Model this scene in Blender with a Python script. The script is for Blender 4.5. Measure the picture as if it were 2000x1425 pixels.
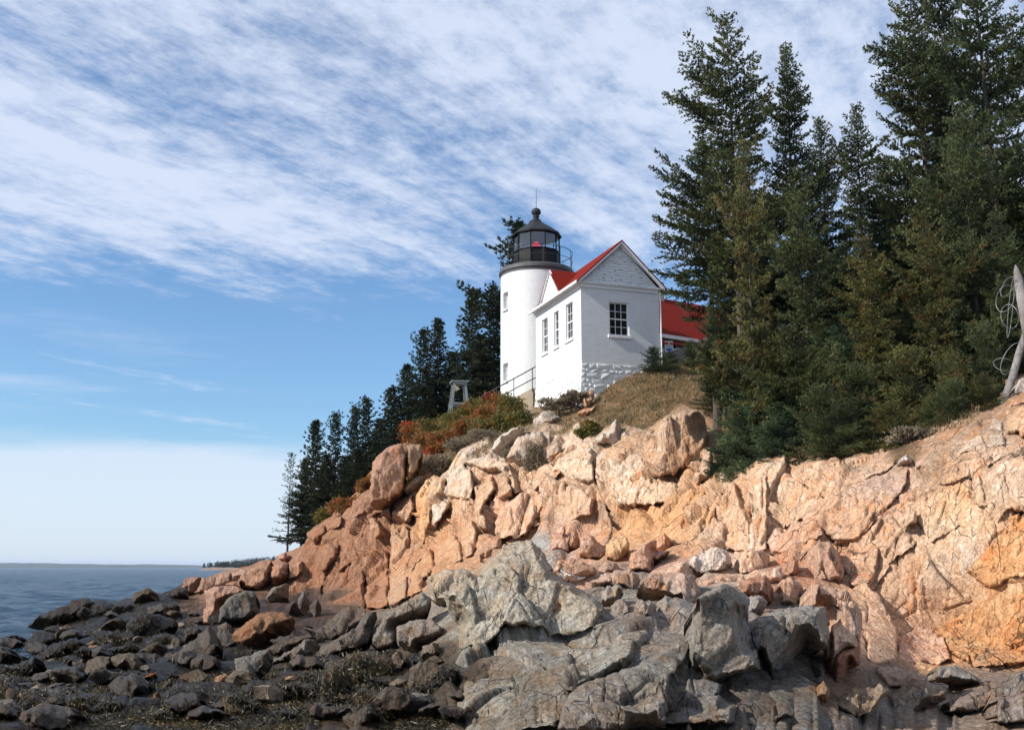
import bpy, math, random
import numpy as np
from mathutils import Vector, Matrix
S = bpy.context.scene
R_ = math.radians
for o in list(bpy.data.objects): bpy.data.objects.remove(o)

# ------------------------------------------------------------------ camera
F = 2020.0; PITCH = math.atan(395.5/F); CP, SP = math.cos(PITCH), math.sin(PITCH)
cam = bpy.data.objects.new('camera', bpy.data.cameras.new('camera'))
S.collection.objects.link(cam); S.camera = cam
cam.data.sensor_width = 36; cam.data.lens = 36*F/2000; cam.data.clip_start = .1; cam.data.clip_end = 40000
cam.location = (0, 0, 0); cam.rotation_euler = (math.pi/2+PITCH, 0, 0)
SEA = -3.0
# ------------------------------------------------------------------ light
SUN = Vector((-.79, -.335, .56)).normalized()
sl = bpy.data.lights.new('sun', 'SUN'); sl.energy = 4.6; sl.angle = R_(.53); sl.color = (1, .94, .85)
so = bpy.data.objects.new('sun', sl); S.collection.objects.link(so)
so.rotation_euler = SUN.to_track_quat('Z', 'Y').to_euler()
S.view_settings.view_transform = 'Standard'; S.view_settings.look = 'None'; S.view_settings.gamma = 1
S.view_settings.use_curve_mapping = False
S.view_settings.exposure = 0.30

class NT:
    """small node helper"""
    def __init__(s, tree):
        s.t = tree; s.n = tree.nodes; s.l = tree.links
    def new(s, typ, **kw):
        n = s.n.new(typ)
        for k, v in kw.items():
            if k.startswith('i_'):
                n.inputs[int(k[2:]) if k[2:].isdigit() else k[2:].replace('_', ' ')].default_value = v
            else: setattr(n, k, v)
        return n
    def link(s, a, b): s.l.new(a, b)
    def math(s, op, a, b=None, c=None, clamp=False):
        n = s.n.new('ShaderNodeMath'); n.operation = op; n.use_clamp = clamp
        for i, v in enumerate((a, b, c)):
            if v is None: continue
            if isinstance(v, (int, float)): n.inputs[i].default_value = v
            else: s.l.new(v, n.inputs[i])
        return n.outputs[0]
    def mix(s, f, a, b, mode='MIX'):
        n = s.n.new('ShaderNodeMix'); n.data_type = 'RGBA'; n.blend_type = mode; n.clamp_result = False
        for i, v in ((0, f), (6, a), (7, b)):
            if isinstance(v, (int, float)): n.inputs[i].default_value = v
            elif isinstance(v, tuple): n.inputs[i].default_value = v if len(v) == 4 else (*v, 1)
            else: s.l.new(v, n.inputs[i])
        return n.outputs[2]
    def noise(s, vec, scale, detail=4, rough=.5, dist=0, out=0):
        n = s.n.new('ShaderNodeTexNoise'); n.inputs['Scale'].default_value = scale
        n.inputs['Detail'].default_value = detail; n.inputs['Roughness'].default_value = rough
        n.inputs['Distortion'].default_value = dist
        if vec is not None: s.l.new(vec, n.inputs['Vector'])
        return n.outputs[out]
    def voro(s, vec, scale, feature='DISTANCE_TO_EDGE', rnd=1):
        n = s.n.new('ShaderNodeTexVoronoi'); n.feature = feature; n.inputs['Scale'].default_value = scale
        n.inputs['Randomness'].default_value = rnd
        if vec is not None: s.l.new(vec, n.inputs['Vector'])
        return n.outputs['Distance']
    def ramp(s, f, lo, hi, a=0., b=1.):
        n = s.n.new('ShaderNodeMapRange'); n.clamp = True; n.interpolation_type = 'SMOOTHSTEP'
        s.l.new(f, n.inputs[0])
        for i, v in enumerate((lo, hi, a, b)): n.inputs[i+1].default_value = v
        return n.outputs[0]
    def mapping(s, vec, loc=(0, 0, 0), rot=(0, 0, 0), sc=(1, 1, 1)):
        n = s.n.new('ShaderNodeMapping'); s.l.new(vec, n.inputs[0])
        n.inputs[1].default_value = loc; n.inputs[2].default_value = rot; n.inputs[3].default_value = sc
        return n.outputs[0]

# ------------------------------------------------------------------ world
W = bpy.data.worlds.new('World'); S.world = W; W.use_nodes = True
w = NT(W.node_tree); W.node_tree.nodes.clear()
sky = w.new('ShaderNodeTexSky', sky_type='NISHITA'); sky.sun_disc = False
sky.sun_elevation = math.asin(SUN.z); sky.sun_rotation = math.atan2(SUN.x, SUN.y)
sky.air_density = 1.0; sky.dust_density = .6; sky.ozone_density = 2.0
tc = w.new('ShaderNodeTexCoord').outputs['Generated']
sep = w.new('ShaderNodeSeparateXYZ'); w.link(tc, sep.inputs[0])
zz = w.math('MAXIMUM', sep.outputs[2], 0.0)
zd = w.math('ADD', zz, .06)
cx = w.math('DIVIDE', sep.outputs[0], zd); cy = w.math('DIVIDE', sep.outputs[1], zd)
cv = w.new('ShaderNodeCombineXYZ'); w.link(cx, cv.inputs[0]); w.link(cy, cv.inputs[1])
# rotate so that local y runs along the cloud streets (38 deg to the right of the view)
cr = w.mapping(cv.outputs[0], rot=(0, 0, R_(33)))
warp = w.noise(cr, .35, 3, .5, out=1)
wv = w.new('ShaderNodeVectorMath', operation='MULTIPLY_ADD'); w.link(warp, wv.inputs[0])
wv.inputs[1].default_value = (.55, .55, 0); w.link(cr, wv.inputs[2])
wv = wv.outputs[0]
streak = w.noise(w.mapping(wv, sc=(1.5, .30, 1)), 1.5, 8, .68)
broad = w.noise(w.mapping(wv, loc=(3.1, 1.7, 0), sc=(.5, .22, 1)), 1.0, 3, .5)
puffs = w.noise(w.mapping(wv, sc=(3.0, 2.0, 1)), 4.6, 7, .68)
ripple = w.noise(w.mapping(cv.outputs[0], rot=(0, 0, R_(-8)), sc=(.7, 3.2, 1)), 2.0, 4, .55, .8)
d = w.math('MULTIPLY_ADD', streak, 1.45, w.math('MULTIPLY', broad, .9))
d = w.math('MULTIPLY_ADD', puffs, .74, d)
d = w.math('MULTIPLY_ADD', ripple, .16, d)
# more cloud high up, a clear belt in the middle, a veil low over the sea
hi = w.ramp(sep.outputs[2], .19, .33, -.40, .10)
d = w.math('ADD', d, hi)
cl = w.ramp(d, 1.36, 1.90, 0, .90)
veil = w.ramp(w.math('MULTIPLY_ADD', w.noise(w.mapping(tc, sc=(1.4, 1.4, 9)), 2.2, 4, .55), .085, sep.outputs[2]), .135, .168, .78, 0)
thin = w.ramp(w.noise(w.mapping(tc, loc=(0, 0, 3), sc=(1.1, 1.1, 9)), 3.2, 5, .6), .5, .78, 0, .4)
thin = w.math('MULTIPLY', thin, w.ramp(sep.outputs[2], .12, .4, 1, .1))
cov = w.math('MAXIMUM', w.math('MAXIMUM', cl, veil), thin)
skycol = w.mix(1.0, sky.outputs[0], (.87, 1.10, 1.30), 'MULTIPLY')
cloudcol = w.mix(w.ramp(sep.outputs[2], 0, .25), (6.2, 6.9, 7.9), (5.8, 6.45, 7.8))
wc = w.mix(cov, skycol, cloudcol)
bg = w.new('ShaderNodeBackground'); bg.inputs[1].default_value = .104; w.link(wc, bg.inputs[0])
wo = w.new('ShaderNodeOutputWorld'); w.link(bg.outputs[0], wo.inputs[0])

# ------------------------------------------------------------------ geometry helpers
def ray(x, y):
    """horizontal forward distance based direction: returns X/Y and Z/Y for photo pixel"""
    a = 712.5-y; yh = F*CP-a*SP
    return (x-1000)/yh, (F*SP+a*CP)/yh
def at(x, y, Y):
    a, b = ray(x, y); return Vector((a*Y, Y, b*Y))

def tag(o, label=None, cat=None, group=None, kind=None):
    if label: o['label'] = label
    if cat: o['category'] = cat
    if group: o['group'] = group
    if kind: o['kind'] = kind
    return o
def empty(name, loc=(0, 0, 0), rz=0, **kw):
    o = bpy.data.objects.new(name, None); S.collection.objects.link(o); o.location = loc
    o.rotation_euler = (0, 0, rz); o.empty_display_size = .2
    return tag(o, **kw)
def link(name, me, mat, parent=None, **kw):
    o = bpy.data.objects.new(name, me); S.collection.objects.link(o)
    if mat is not None and not me.materials:
        for m in (mat if isinstance(mat, (list, tuple)) else [mat]): me.materials.append(m)
    if parent is not None: o.parent = parent
    return tag(o, **kw)
def np_mesh(name, V, Fc, smooth=False):
    """V (n,3), Fc list of int arrays (m,3) / (m,4)"""
    if not isinstance(Fc, list): Fc = [Fc]
    me = bpy.data.meshes.new(name)
    V = np.asarray(V, np.float32)
    me.vertices.add(len(V)); me.vertices.foreach_set('co', V.ravel())
    nl = sum(f.size for f in Fc); npoly = sum(len(f) for f in Fc)
    me.loops.add(nl); me.loops.foreach_set('vertex_index', np.concatenate([f.ravel() for f in Fc]).astype(np.int32))
    me.polygons.add(npoly)
    tot = np.concatenate([np.full(len(f), f.shape[1]) for f in Fc]).astype(np.int32)
    st = np.concatenate([[0], np.cumsum(tot)[:-1]]).astype(np.int32)
    me.polygons.foreach_set('loop_start', st); me.polygons.foreach_set('loop_total', tot)
    if smooth: me.polygons.foreach_set('use_smooth', np.ones(npoly, bool))
    me.update(calc_edges=True)
    return me
def set_col(me, name, arr):
    a = me.attributes.new(name, 'FLOAT_COLOR', 'POINT')
    c = np.ones((len(arr), 4), np.float32); c[:, :3] = arr; a.data.foreach_set('color', c.ravel())
class MB:
    """collects boxes, bars and tubes into one mesh"""
    def __init__(s): s.v = []; s.f = []
    def poly(s, pts, faces):
        n = len(s.v); s.v += [tuple(p) for p in pts]; s.f += [tuple(i+n for i in f) for f in faces]; return s
    def box(s, a, b):
        x0, y0, z0 = a; x1, y1, z1 = b
        return s.poly([(x0,y0,z0),(x1,y0,z0),(x1,y1,z0),(x0,y1,z0),(x0,y0,z1),(x1,y0,z1),(x1,y1,z1),(x0,y1,z1)],
                      [(0,3,2,1),(4,5,6,7),(0,1,5,4),(1,2,6,5),(2,3,7,6),(3,0,4,7)])
    def bar(s, p, q, wx, wy=None):
        p, q = Vector(p), Vector(q); wy = wy or wx; d = (q-p).normalized()
        u = d.cross(Vector((0, 0, 1)) if abs(d.z) < .95 else Vector((0, 1, 0))).normalized(); v = u.cross(d)
        c = [e+u*a*wx/2+v*b*wy/2 for e in (p, q) for a, b in ((-1,-1),(1,-1),(1,1),(-1,1))]
        return s.poly(c, [(0,1,2,3),(7,6,5,4),(0,4,5,1),(1,5,6,2),(2,6,7,3),(3,7,4,0)])
    def tube(s, pts, rad, n=8, closed=False):
        pts = [Vector(p) for p in pts]; m = len(pts); base = len(s.v)
        rad = rad if hasattr(rad, '__len__') else [rad]*m
        up = None
        for i, p in enumerate(pts):
            a = pts[(i-1) % m] if (closed or i) else p; b = pts[(i+1) % m] if (closed or i < m-1) else p
            d = (b-a).normalized()
            if up is None: up = d.orthogonal().normalized()
            up = (up-d*up.dot(d)).normalized(); v = d.cross(up)
            for k in range(n):
                t = 2*math.pi*k/n; s.v.append(tuple(p+(up*math.cos(t)+v*math.sin(t))*rad[i]))
        for i in range(m if closed else m-1):
            j = (i+1) % m
            for k in range(n):
                l = (k+1) % n; s.f.append((base+i*n+k, base+i*n+l, base+j*n+l, base+j*n+k))
        if not closed:
            s.f.append(tuple(base+k for k in range(n))[::-1]); s.f.append(tuple(base+(m-1)*n+k for k in range(n)))
        return s
    def lathe(s, prof, n=24, c=(0, 0), rot=0, caps=True):
        base = len(s.v)
        for r, z in prof:
            for k in range(n):
                t = 2*math.pi*(k+rot)/n; s.v.append((c[0]+r*math.cos(t), c[1]+r*math.sin(t), z))
        for i in range(len(prof)-1):
            for k in range(n):
                l = (k+1) % n; s.f.append((base+i*n+k, base+i*n+l, base+(i+1)*n+l, base+(i+1)*n+k))
        if caps:
            s.f.append(tuple(base+k for k in range(n))[::-1]); s.f.append(tuple(base+(len(prof)-1)*n+k for k in range(n)))
        return s
    def mesh(s, name, smooth=False):
        me = bpy.data.meshes.new(name); me.from_pydata(s.v, [], s.f)
        if smooth: me.polygons.foreach_set('use_smooth', np.ones(len(me.polygons), bool))
        me.update(); return me
    def build(s, name, mat, parent=None, smooth=False, **kw): return link(name, s.mesh(name, smooth), mat, parent, **kw)

# ------------------------------------------------------------------ numpy noise
def _hash(ix, iy, iz, seed):
    h = (ix.astype(np.int64)*73856093) ^ (iy.astype(np.int64)*19349663) ^ (iz.astype(np.int64)*83492791) ^ (seed*2654435761 & 0x7fffffff)
    h = (h ^ (h >> 13)) * 1274126177 & 0xffffffff
    return (h ^ (h >> 16)) & 0xffffffff
def vnoise(p, seed=0):
    i = np.floor(p); f = (p-i).astype(np.float32); i = i.astype(np.int32)
    u = f*f*f*(f*(f*6-15)+10); r = 0
    for dx in (0, 1):
        wx = u[:, 0] if dx else 1-u[:, 0]
        for dy in (0, 1):
            wy = u[:, 1] if dy else 1-u[:, 1]
            for dz in (0, 1):
                wz = u[:, 2] if dz else 1-u[:, 2]
                h = _hash(i[:, 0]+dx, i[:, 1]+dy, i[:, 2]+dz, seed)
                g = ((h & 1023)/511.5-1)*(f[:, 0]-dx)+(((h >> 10) & 1023)/511.5-1)*(f[:, 1]-dy)+(((h >> 20) & 1023)/511.5-1)*(f[:, 2]-dz)
                r = r+wx*wy*wz*g
    return r.astype(np.float32)
def fbm(p, oct=4, seed=0, gain=.5, ridge=False):
    r = 0; a = 1
    for k in range(oct):
        n = vnoise(p*2.03**k+k*7.3, seed+k)
        r = r+a*((.5-np.abs(n))*1.2-.4 if ridge else n); a *= gain
    return r
def worley(p, seed=0):
    """returns F1, F2, cell id hash, vector to the nearest point"""
    i = np.floor(p).astype(np.int32); n = len(p)
    f1 = np.full(n, 9., np.float32); f2 = f1.copy(); idh = np.zeros(n, np.int64); dv = np.zeros((n, 3), np.float32)
    for dx in (-1, 0, 1):
        for dy in (-1, 0, 1):
            for dz in (-1, 0, 1):
                c = i+np.array([dx, dy, dz], np.int32); h = _hash(c[:, 0], c[:, 1], c[:, 2], seed)
                q = np.stack([(h & 1023)/1023., ((h >> 10) & 1023)/1023., ((h >> 20) & 1023)/1023.], 1)*.9+.05+c
                v = (p-q).astype(np.float32); dd = np.sqrt((v*v).sum(1))
                near = dd < f1
                f2 = np.where(near, f1, np.minimum(f2, dd)); idh = np.where(near, h, idh); dv[near] = v[near]; f1 = np.where(near, dd, f1)
    return f1, f2, idh, dv
def rotm(ax, ay, az):
    return np.array(Matrix.Rotation(az, 3, 'Z') @ Matrix.Rotation(ay, 3, 'Y') @ Matrix.Rotation(ax, 3, 'X'), np.float32)
JOINT = rotm(R_(-18), R_(14), R_(20))
def soften(o, g, shape):
    '''blend a relief field with its blurred self where g is high'''
    a = o.reshape(shape)
    for _ in range(3):
        p = np.pad(a, 1, mode='edge'); a = (p[:-2, 1:-1]+2*p[1:-1, 1:-1]+p[2:, 1:-1])/4
        p = np.pad(a, 1, mode='edge'); a = (p[1:-1, :-2]+2*p[1:-1, 1:-1]+p[1:-1, 2:])/4
    return o*(1-g)+a.ravel()*g
def facet(p, cell, amp, tilt=.8, groove=.5, seed=0, R=JOINT):
    """fractured rock: every cell becomes a plane with its own offset and tilt, parted by narrow cracks"""
    q = (p @ R)/np.array(cell, np.float32)
    q = q+.10*np.stack([vnoise(q*1.7+11, seed+5), vnoise(q*1.7+37, seed+6), vnoise(q*1.7+71, seed+7)], 1)
    f1, f2, h, dv = worley(q, seed)
    c = ((h >> 3) & 255)/127.5-1
    g = np.stack([((h >> s) & 255)/127.5-1 for s in (7, 13, 19)], 1)
    off = amp*(c*.6+tilt*(g*dv).sum(1))
    e = np.clip((f2-f1)/.05, 0, 1)
    return off-amp*groove*(1-e)*((h & 3) > 0)

# ------------------------------------------------------------------ the lie of the land
DCP = np.array([
 (-300,1425,17),(0,1425,14.5),(250,1425,14),(500,1425,13.8),(900,1425,12.8),(1250,1425,12.2),(1700,1425,12.6),(2000,1425,13.0),(2350,1425,13.2),
 (-300,1700,8),(0,1700,8),(1000,1700,7.6),(2000,1700,8),(2350,1700,8),
 (-300,1300,28),(0,1300,26),(300,1300,24),(600,1300,21),(900,1300,15.8),(1250,1300,13.4),(1600,1300,14.6),(1800,1300,18.8),(2000,1300,18.2),(2350,1300,17.5),
 (-300,1230,58),(-60,1236,58),(5,1243,55),(-40,1285,36),(60,1268,41.5),(75,1215,55),(140,1250,38),(200,1200,48),(180,1172,60),(290,1150,54),(400,1200,44),(600,1200,41),(740,1195,37),(820,1200,27),(1000,1200,19),(1250,1200,17),(1500,1200,17.5),(1620,1200,19.5),(1700,1200,20),(2000,1200,18.9),(2350,1200,18),
 (400,1120,60),(500,1100,54.5),(600,1120,48.5),(700,1130,44.8),(850,1100,39),(1000,1080,34.5),(1120,1090,31),(1250,1090,28.5),(1450,1090,25.5),(1600,1090,22.5),(1800,1090,20.8),(2000,1090,19.5),(2350,1090,18.5),
 (370,1133,64),(560,1078,53.5),(620,1040,50.5),(700,1000,47.8),(850,1000,42.5),(1000,1000,38),(1150,1000,34.5),(1300,1010,30.5),(1450,1010,27.2),(1600,1000,24.3),(1800,1000,21.7),(2000,1000,20.0),(2350,1000,19),
 (740,890,50.5),(850,920,45.5),(1000,880,41.8),(1130,880,38),(1300,900,33.5),(1450,930,28.8),(1600,900,26),(1800,880,23.2),(2000,860,20.9),(2350,840,20),
 (1000,840,44.5),(1060,815,45),(1120,830,41.5),(1250,830,38),(1400,850,34),(1900,820,23.4),(2000,775,22.6),(2350,740,22),
 (800,850,55),(900,820,52),(1000,792,50),(1040,800,49.3),(1134,797,43.9),(1200,745,44.9),(1250,722,45.4),(1288,705,46.5),
 (1400,720,44),(1400,780,38.5),(1550,800,33.5),(1750,830,27.5),(1950,775,25),(1500,720,42),(1650,700,39),(1800,700,35.5),(2000,680,31),(2350,640,30),
 (1350,680,49.5),(1500,580,53),(1650,520,54),(1800,460,54),(2000,400,52),(2350,330,50),
 (1040,775,52),(960,785,55),(880,805,58),(740,900,53),(640,1005,52.5)], float)
def _tps_fit(P, val, lam=1e-4):
    X = P/1000.; n = len(X)
    r = np.linalg.norm(X[:, None]-X[None], axis=2); K = np.where(r > 0, r*r*np.log(r+1e-12), 0)+lam*np.eye(n)
    A = np.zeros((n+3, n+3)); A[:n, :n] = K; A[:n, n] = 1; A[:n, n+1:] = X; A[n, :n] = 1; A[n+1:, :n] = X.T
    return X, np.linalg.solve(A, np.concatenate([val, np.zeros(3)]))
_TX, _TW = _tps_fit(DCP[:, :2], 10/DCP[:, 2])
_gx = np.arange(-320, 2381, 12.); _gy = np.arange(300, 1725, 12.)
_G = np.zeros((len(_gy), len(_gx)))
_q = np.stack(np.meshgrid(_gx, _gy), -1)/1000.
for (xx, yy), c in zip(_TX, _TW):
    r2 = (_q[..., 0]-xx)**2+(_q[..., 1]-yy)**2; _G += c*.5*r2*np.log(r2+1e-12)
_G += _TW[-3]+_TW[-2]*_q[..., 0]+_TW[-1]*_q[..., 1]
_G = np.maximum(_G, .13)
def dist(px, py):
    """forward distance of the land seen at a photo pixel"""
    px = np.asarray(px, float); py = np.asarray(py, float)
    u = np.clip((px+320)/12, 0, len(_gx)-1.001); v = np.clip((py-300)/12, 0, len(_gy)-1.001)
    i = u.astype(int); j = v.astype(int); a = u-i; b = v-j
    g = _G[j, i]*(1-a)*(1-b)+_G[j, i+1]*a*(1-b)+_G[j+1, i]*(1-a)*b+_G[j+1, i+1]*a*b
    return 10/g
def world(px, py, D):
    a = 712.5-py; yh = F*CP-a*SP
    return np.stack([(px-1000)/yh*D, D, (F*SP+a*CP)/yh*D], -1)
def gpt(px, py): return Vector(world(float(px), float(py), float(dist(px, py))))

TOP = np.array([(-320,1245),(0,1232),(50,1222),(80,1203),(105,1193),(180,1174),(230,1172),(290,1158),(340,1150),(370,1134),(420,1121),(480,1106),(530,1092),(560,1078),(600,1062),
 (640,1006),(700,960),(740,905),(800,855),(880,806),(960,786),(1040,774),(1290,690),(1350,677),(1500,580),(1650,520),(1800,460),(2000,400),(2350,330)], float)
EDGE = np.array([(-320,1246),(0,1236),(370,1136),(560,1082),(640,1012),(700,975),(740,915),(830,905),(900,880),(1000,838),(1120,835),(1200,835),(1330,840),(1450,930),(1520,885),(1600,880),(1700,880),(1800,860),(1900,825),(2000,780),(2350,730)], float)

# colours that belong to the stone itself (linear albedo) by place
CCP = np.array([
 (620,1100,.27,.145,.085),(700,1150,.27,.145,.088),(650,1050,.29,.165,.10),(730,1000,.30,.175,.115),(740,900,.29,.175,.125),(580,1120,.27,.16,.10),(560,1090,.28,.17,.12),(680,1090,.27,.15,.09),(450,1130,.26,.17,.12),
 (380,1140,.2,.13,.09),(790,1100,.42,.25,.15),(830,950,.52,.31,.14),(850,1000,.53,.33,.18),(860,1090,.45,.26,.14),(905,1060,.44,.27,.16),(880,930,.58,.48,.37),(930,890,.55,.46,.36),
 (1000,850,.55,.47,.38),(990,1000,.56,.38,.27),(960,960,.5,.35,.24),(1060,960,.56,.41,.29),(1130,870,.60,.48,.36),(1100,910,.57,.40,.26),(1220,950,.60,.46,.33),(1240,1020,.52,.32,.17),
 (1300,1030,.50,.30,.15),(1400,980,.53,.37,.24),(1330,860,.46,.34,.24),(1500,950,.56,.42,.30),(1600,950,.54,.38,.26),(1700,1000,.52,.35,.23),(1700,900,.54,.40,.29),(1720,960,.44,.32,.25),
 (1850,1000,.55,.40,.26),(1950,900,.55,.42,.31),(1880,1080,.56,.45,.34),(1950,1090,.53,.31,.16),(1950,1260,.47,.28,.13),(1850,1290,.50,.31,.17),(1800,1230,.53,.33,.21),(1700,1200,.52,.34,.21),
 (1640,1100,.5,.33,.22),(1180,1090,.5,.33,.23),(1300,1110,.5,.34,.26),(1450,1100,.62,.48,.36),(1560,1150,.46,.27,.18),(1650,1230,.55,.38,.27),(1100,1060,.48,.31,.22),
 (1000,1150,.36,.32,.25),(1050,1080,.34,.32,.28),(900,1150,.35,.31,.23),(860,1200,.26,.23,.18),(780,1190,.2,.175,.14),(1100,1300,.185,.165,.13),(1400,1250,.20,.18,.155),(1300,1350,.15,.135,.105),
 (1250,1150,.26,.235,.2),(1200,1200,.21,.195,.17),(1130,1225,.22,.2,.17),(1250,1280,.19,.175,.15),(1330,1180,.24,.215,.185),(1500,1350,.14,.13,.115),(1420,1300,.16,.15,.13),(1700,1350,.2,.175,.145),(1850,1360,.2,.18,.15),(1600,1385,.15,.14,.12),(1550,1200,.21,.20,.175),(1000,1350,.17,.15,.115),(1550,1330,.13,.12,.10),(1750,1340,.26,.20,.15),(1950,1350,.25,.2,.16),(1640,1340,.2,.14,.09),
 (700,1230,.085,.068,.052),(650,1190,.12,.085,.06),(600,1180,.08,.06,.045),(500,1190,.07,.05,.035),(300,1200,.026,.019,.012),(200,1300,.024,.018,.011),(400,1250,.028,.021,.013),(60,1280,.02,.015,.01),(480,1290,.03,.023,.013),(300,1360,.03,.023,.013),(160,1220,.022,.016,.01),(500,1350,.06,.045,.02),
 (800,1330,.07,.052,.032),(100,1380,.045,.036,.026),(650,1350,.06,.045,.022),(100,1220,.025,.02,.013),(860,1290,.08,.065,.045),
 (1300,750,.15,.10,.055),(1200,815,.17,.125,.08),(900,840,.17,.13,.07),(1700,700,.08,.055,.03),(1450,820,.12,.085,.05),(800,850,.12,.09,.05),(1900,650,.08,.055,.03),(1930,800,.36,.26,.18),(1860,840,.38,.27,.185),(1760,862,.13,.095,.055),(1660,872,.13,.095,.055),(1500,620,.07,.05,.025),(1600,560,.07,.05,.025),(1800,500,.08,.06,.035),(1950,450,.07,.05,.03),(1400,700,.1,.07,.04),(1600,780,.07,.05,.028),(1750,800,.07,.05,.028),(1350,690,.1,.07,.04),(1550,680,.07,.05,.028),(1990,560,.07,.05,.03),(2200,500,.07,.05,.03),(1060,800,.2,.15,.1)], float)
def tone(a):
    mx_ = a.max(1); sat = (mx_-a.min(1))/(mx_+1e-6); g_ = (np.clip((.46-sat)/.14, 0, 1)*np.clip(mx_/.14-.3, 0, 1))[:, None]
    return a*(np.array([1.04, 1.0, .975])*(1-g_)+np.array([.94, .985, 1.04])*g_)
def albedo(px, py, P):
    w1 = fbm(P*.45, 3, 91)*70; w2 = fbm(P*.45+50, 3, 97)*60
    x = px+w1; y = py+w2
    num = np.zeros((len(px), 3)); den = np.zeros(len(px))
    for c in CCP:
        k = 1/((x-c[0])**2+((y-c[1])*1.2)**2+60)**1.7
        num += k[:, None]*c[2:]; den += k
    r_ = num/den[:, None]; m_ = r_.mean(1); return r_*np.clip(.10+m_*7, .26, 1)[:, None]

# ------------------------------------------------------------------ materials
def mat(name):
    m = bpy.data.materials.new(name); m.use_nodes = True; m.node_tree.nodes.clear(); t = NT(m.node_tree)
    b = t.new('ShaderNodeBsdfPrincipled'); o = t.new('ShaderNodeOutputMaterial'); t.link(b.outputs[0], o.inputs[0])
    b.inputs['Roughness'].default_value = .8
    return m, t, b
def simple(name, col, rough=.7, metal=0, bump=0, bscale=20, var=.12, vscale=3, spec=.5):
    m, t, b = mat(name); pos = t.new('ShaderNodeTexCoord').outputs['Object']
    n = t.noise(pos, vscale, 5, .6)
    c = t.mix(1.0, (*col, 1), t.mix(n, (1-var*1.6,)*3, (1+var*1.2,)*3), 'MULTIPLY')
    t.link(c, b.inputs[0]); b.inputs['Roughness'].default_value = rough; b.inputs['Metallic'].default_value = metal
    b.inputs['Specular IOR Level'].default_value = spec
    if bump:
        bp = t.new('ShaderNodeBump'); bp.inputs['Strength'].default_value = bump; bp.inputs['Distance'].default_value = .02
        t.link(t.noise(pos, bscale, 4, .6), bp.inputs['Height']); t.link(bp.outputs[0], b.inputs['Normal'])
    return m
def rock_mat():
    m, t, b = mat('fractured_rock'); g = t.new('ShaderNodeNewGeometry').outputs['Position']
    at_ = t.new('ShaderNodeAttribute', attribute_name='albedo').outputs['Color']
    n1 = t.noise(g, .55, 6, .62); n2 = t.noise(g, 3.1, 6, .65); n3 = t.noise(g, 22, 3, .7)
    st = t.noise(t.mapping(g, rot=(R_(-14), R_(10), 0), sc=(1.6, 1.0, .22)), 2.1, 5, .6)
    c = t.mix(t.ramp(n1, .40, .64, 0, .42), at_, t.mix(1.0, at_, (1.12, .86, .66, 1), 'MULTIPLY'))
    c = t.mix(t.ramp(st, .52, .68, 0, .65), c, t.mix(1.0, at_, (1.08, .70, .42, 1), 'MULTIPLY'))
    c = t.mix(t.ramp(n2, .50, .62, 0, .62), c, t.mix(1.0, at_, (1.26, 1.36, 1.5, 1), 'MULTIPLY'))
    c = t.mix(t.ramp(t.noise(g, 1.3, 7, .7, .5), .57, .67, 0, .45), c, t.mix(1.0, at_, (.62, .60, .62, 1), 'MULTIPLY'))
    c = t.mix(t.ramp(n3, .32, .68, .0, .8), t.mix(1.0, c, (.62, .60, .60, 1), 'MULTIPLY'), t.mix(1.0, c, (1.28, 1.27, 1.25, 1), 'MULTIPLY'))
    wp = t.new('ShaderNodeVectorMath', operation='MULTIPLY_ADD'); t.link(t.noise(g, 2.5, 5, .65, out=1), wp.inputs[0])
    wp.inputs[1].default_value = (.18, .18, .18); t.link(g, wp.inputs[2]); wp = wp.outputs[0]
    cr1 = t.voro(t.mapping(wp, rot=(R_(-18), R_(16), R_(20)), sc=(1.3, 1.1, .30)), 1.0)
    cr2 = t.voro(t.mapping(wp, rot=(R_(25), R_(-52), R_(10)), sc=(1.0, .8, .28)), 2.6)
    ln = t.noise(t.mapping(wp, rot=(R_(-20), R_(24), R_(20)), sc=(8, 7, 2.2)), 1.0, 7, .74)
    c = t.mix(t.ramp(ln, .36, .62), t.mix(1.0, c, (.76, .72, .70, 1), 'MULTIPLY'), t.mix(1.0, c, (1.16, 1.15, 1.14, 1), 'MULTIPLY'))
    k1 = t.ramp(cr1, .0, .012, 1, 0); k2 = t.math('MULTIPLY', t.ramp(cr2, .0, .022, 1, 0), t.ramp(n2, .44, .60))
    k = t.math('MAXIMUM', t.math('MULTIPLY', k1, t.ramp(n1, .48, .58)), t.math('MULTIPLY', k2, .6))
    c = t.mix(t.math('MULTIPLY', k, .72), c, (.03, .022, .017, 1))
    t.link(c, b.inputs[0]); bw = t.new('ShaderNodeRGBToBW'); t.link(at_, bw.inputs[0]); wet = t.ramp(bw.outputs[0], .03, .10, 1, 0)
    t.link(t.math('MULTIPLY_ADD', wet, -.38, .9), b.inputs['Roughness']); t.link(t.math('MULTIPLY_ADD', wet, .02, .18), b.inputs['Specular IOR Level'])
    chip = t.new('ShaderNodeTexVoronoi', distance='CHEBYCHEV', feature='F1'); chip.inputs['Scale'].default_value = 5.5
    t.link(t.mapping(wp, rot=(.3, .5, .2), sc=(1, 1, .55)), chip.inputs['Vector'])
    chip2 = t.new('ShaderNodeTexVoronoi', distance='CHEBYCHEV', feature='F1'); chip2.inputs['Scale'].default_value = 15
    t.link(t.mapping(wp, rot=(.6, .2, .9), sc=(1, 1, .6)), chip2.inputs['Vector'])
    h = t.math('MULTIPLY_ADD', t.noise(g, 9, 9, .75), .10, t.math('MULTIPLY', k, -.22))
    h = t.math('MULTIPLY_ADD', chip.outputs['Distance'], .20, h)
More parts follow.
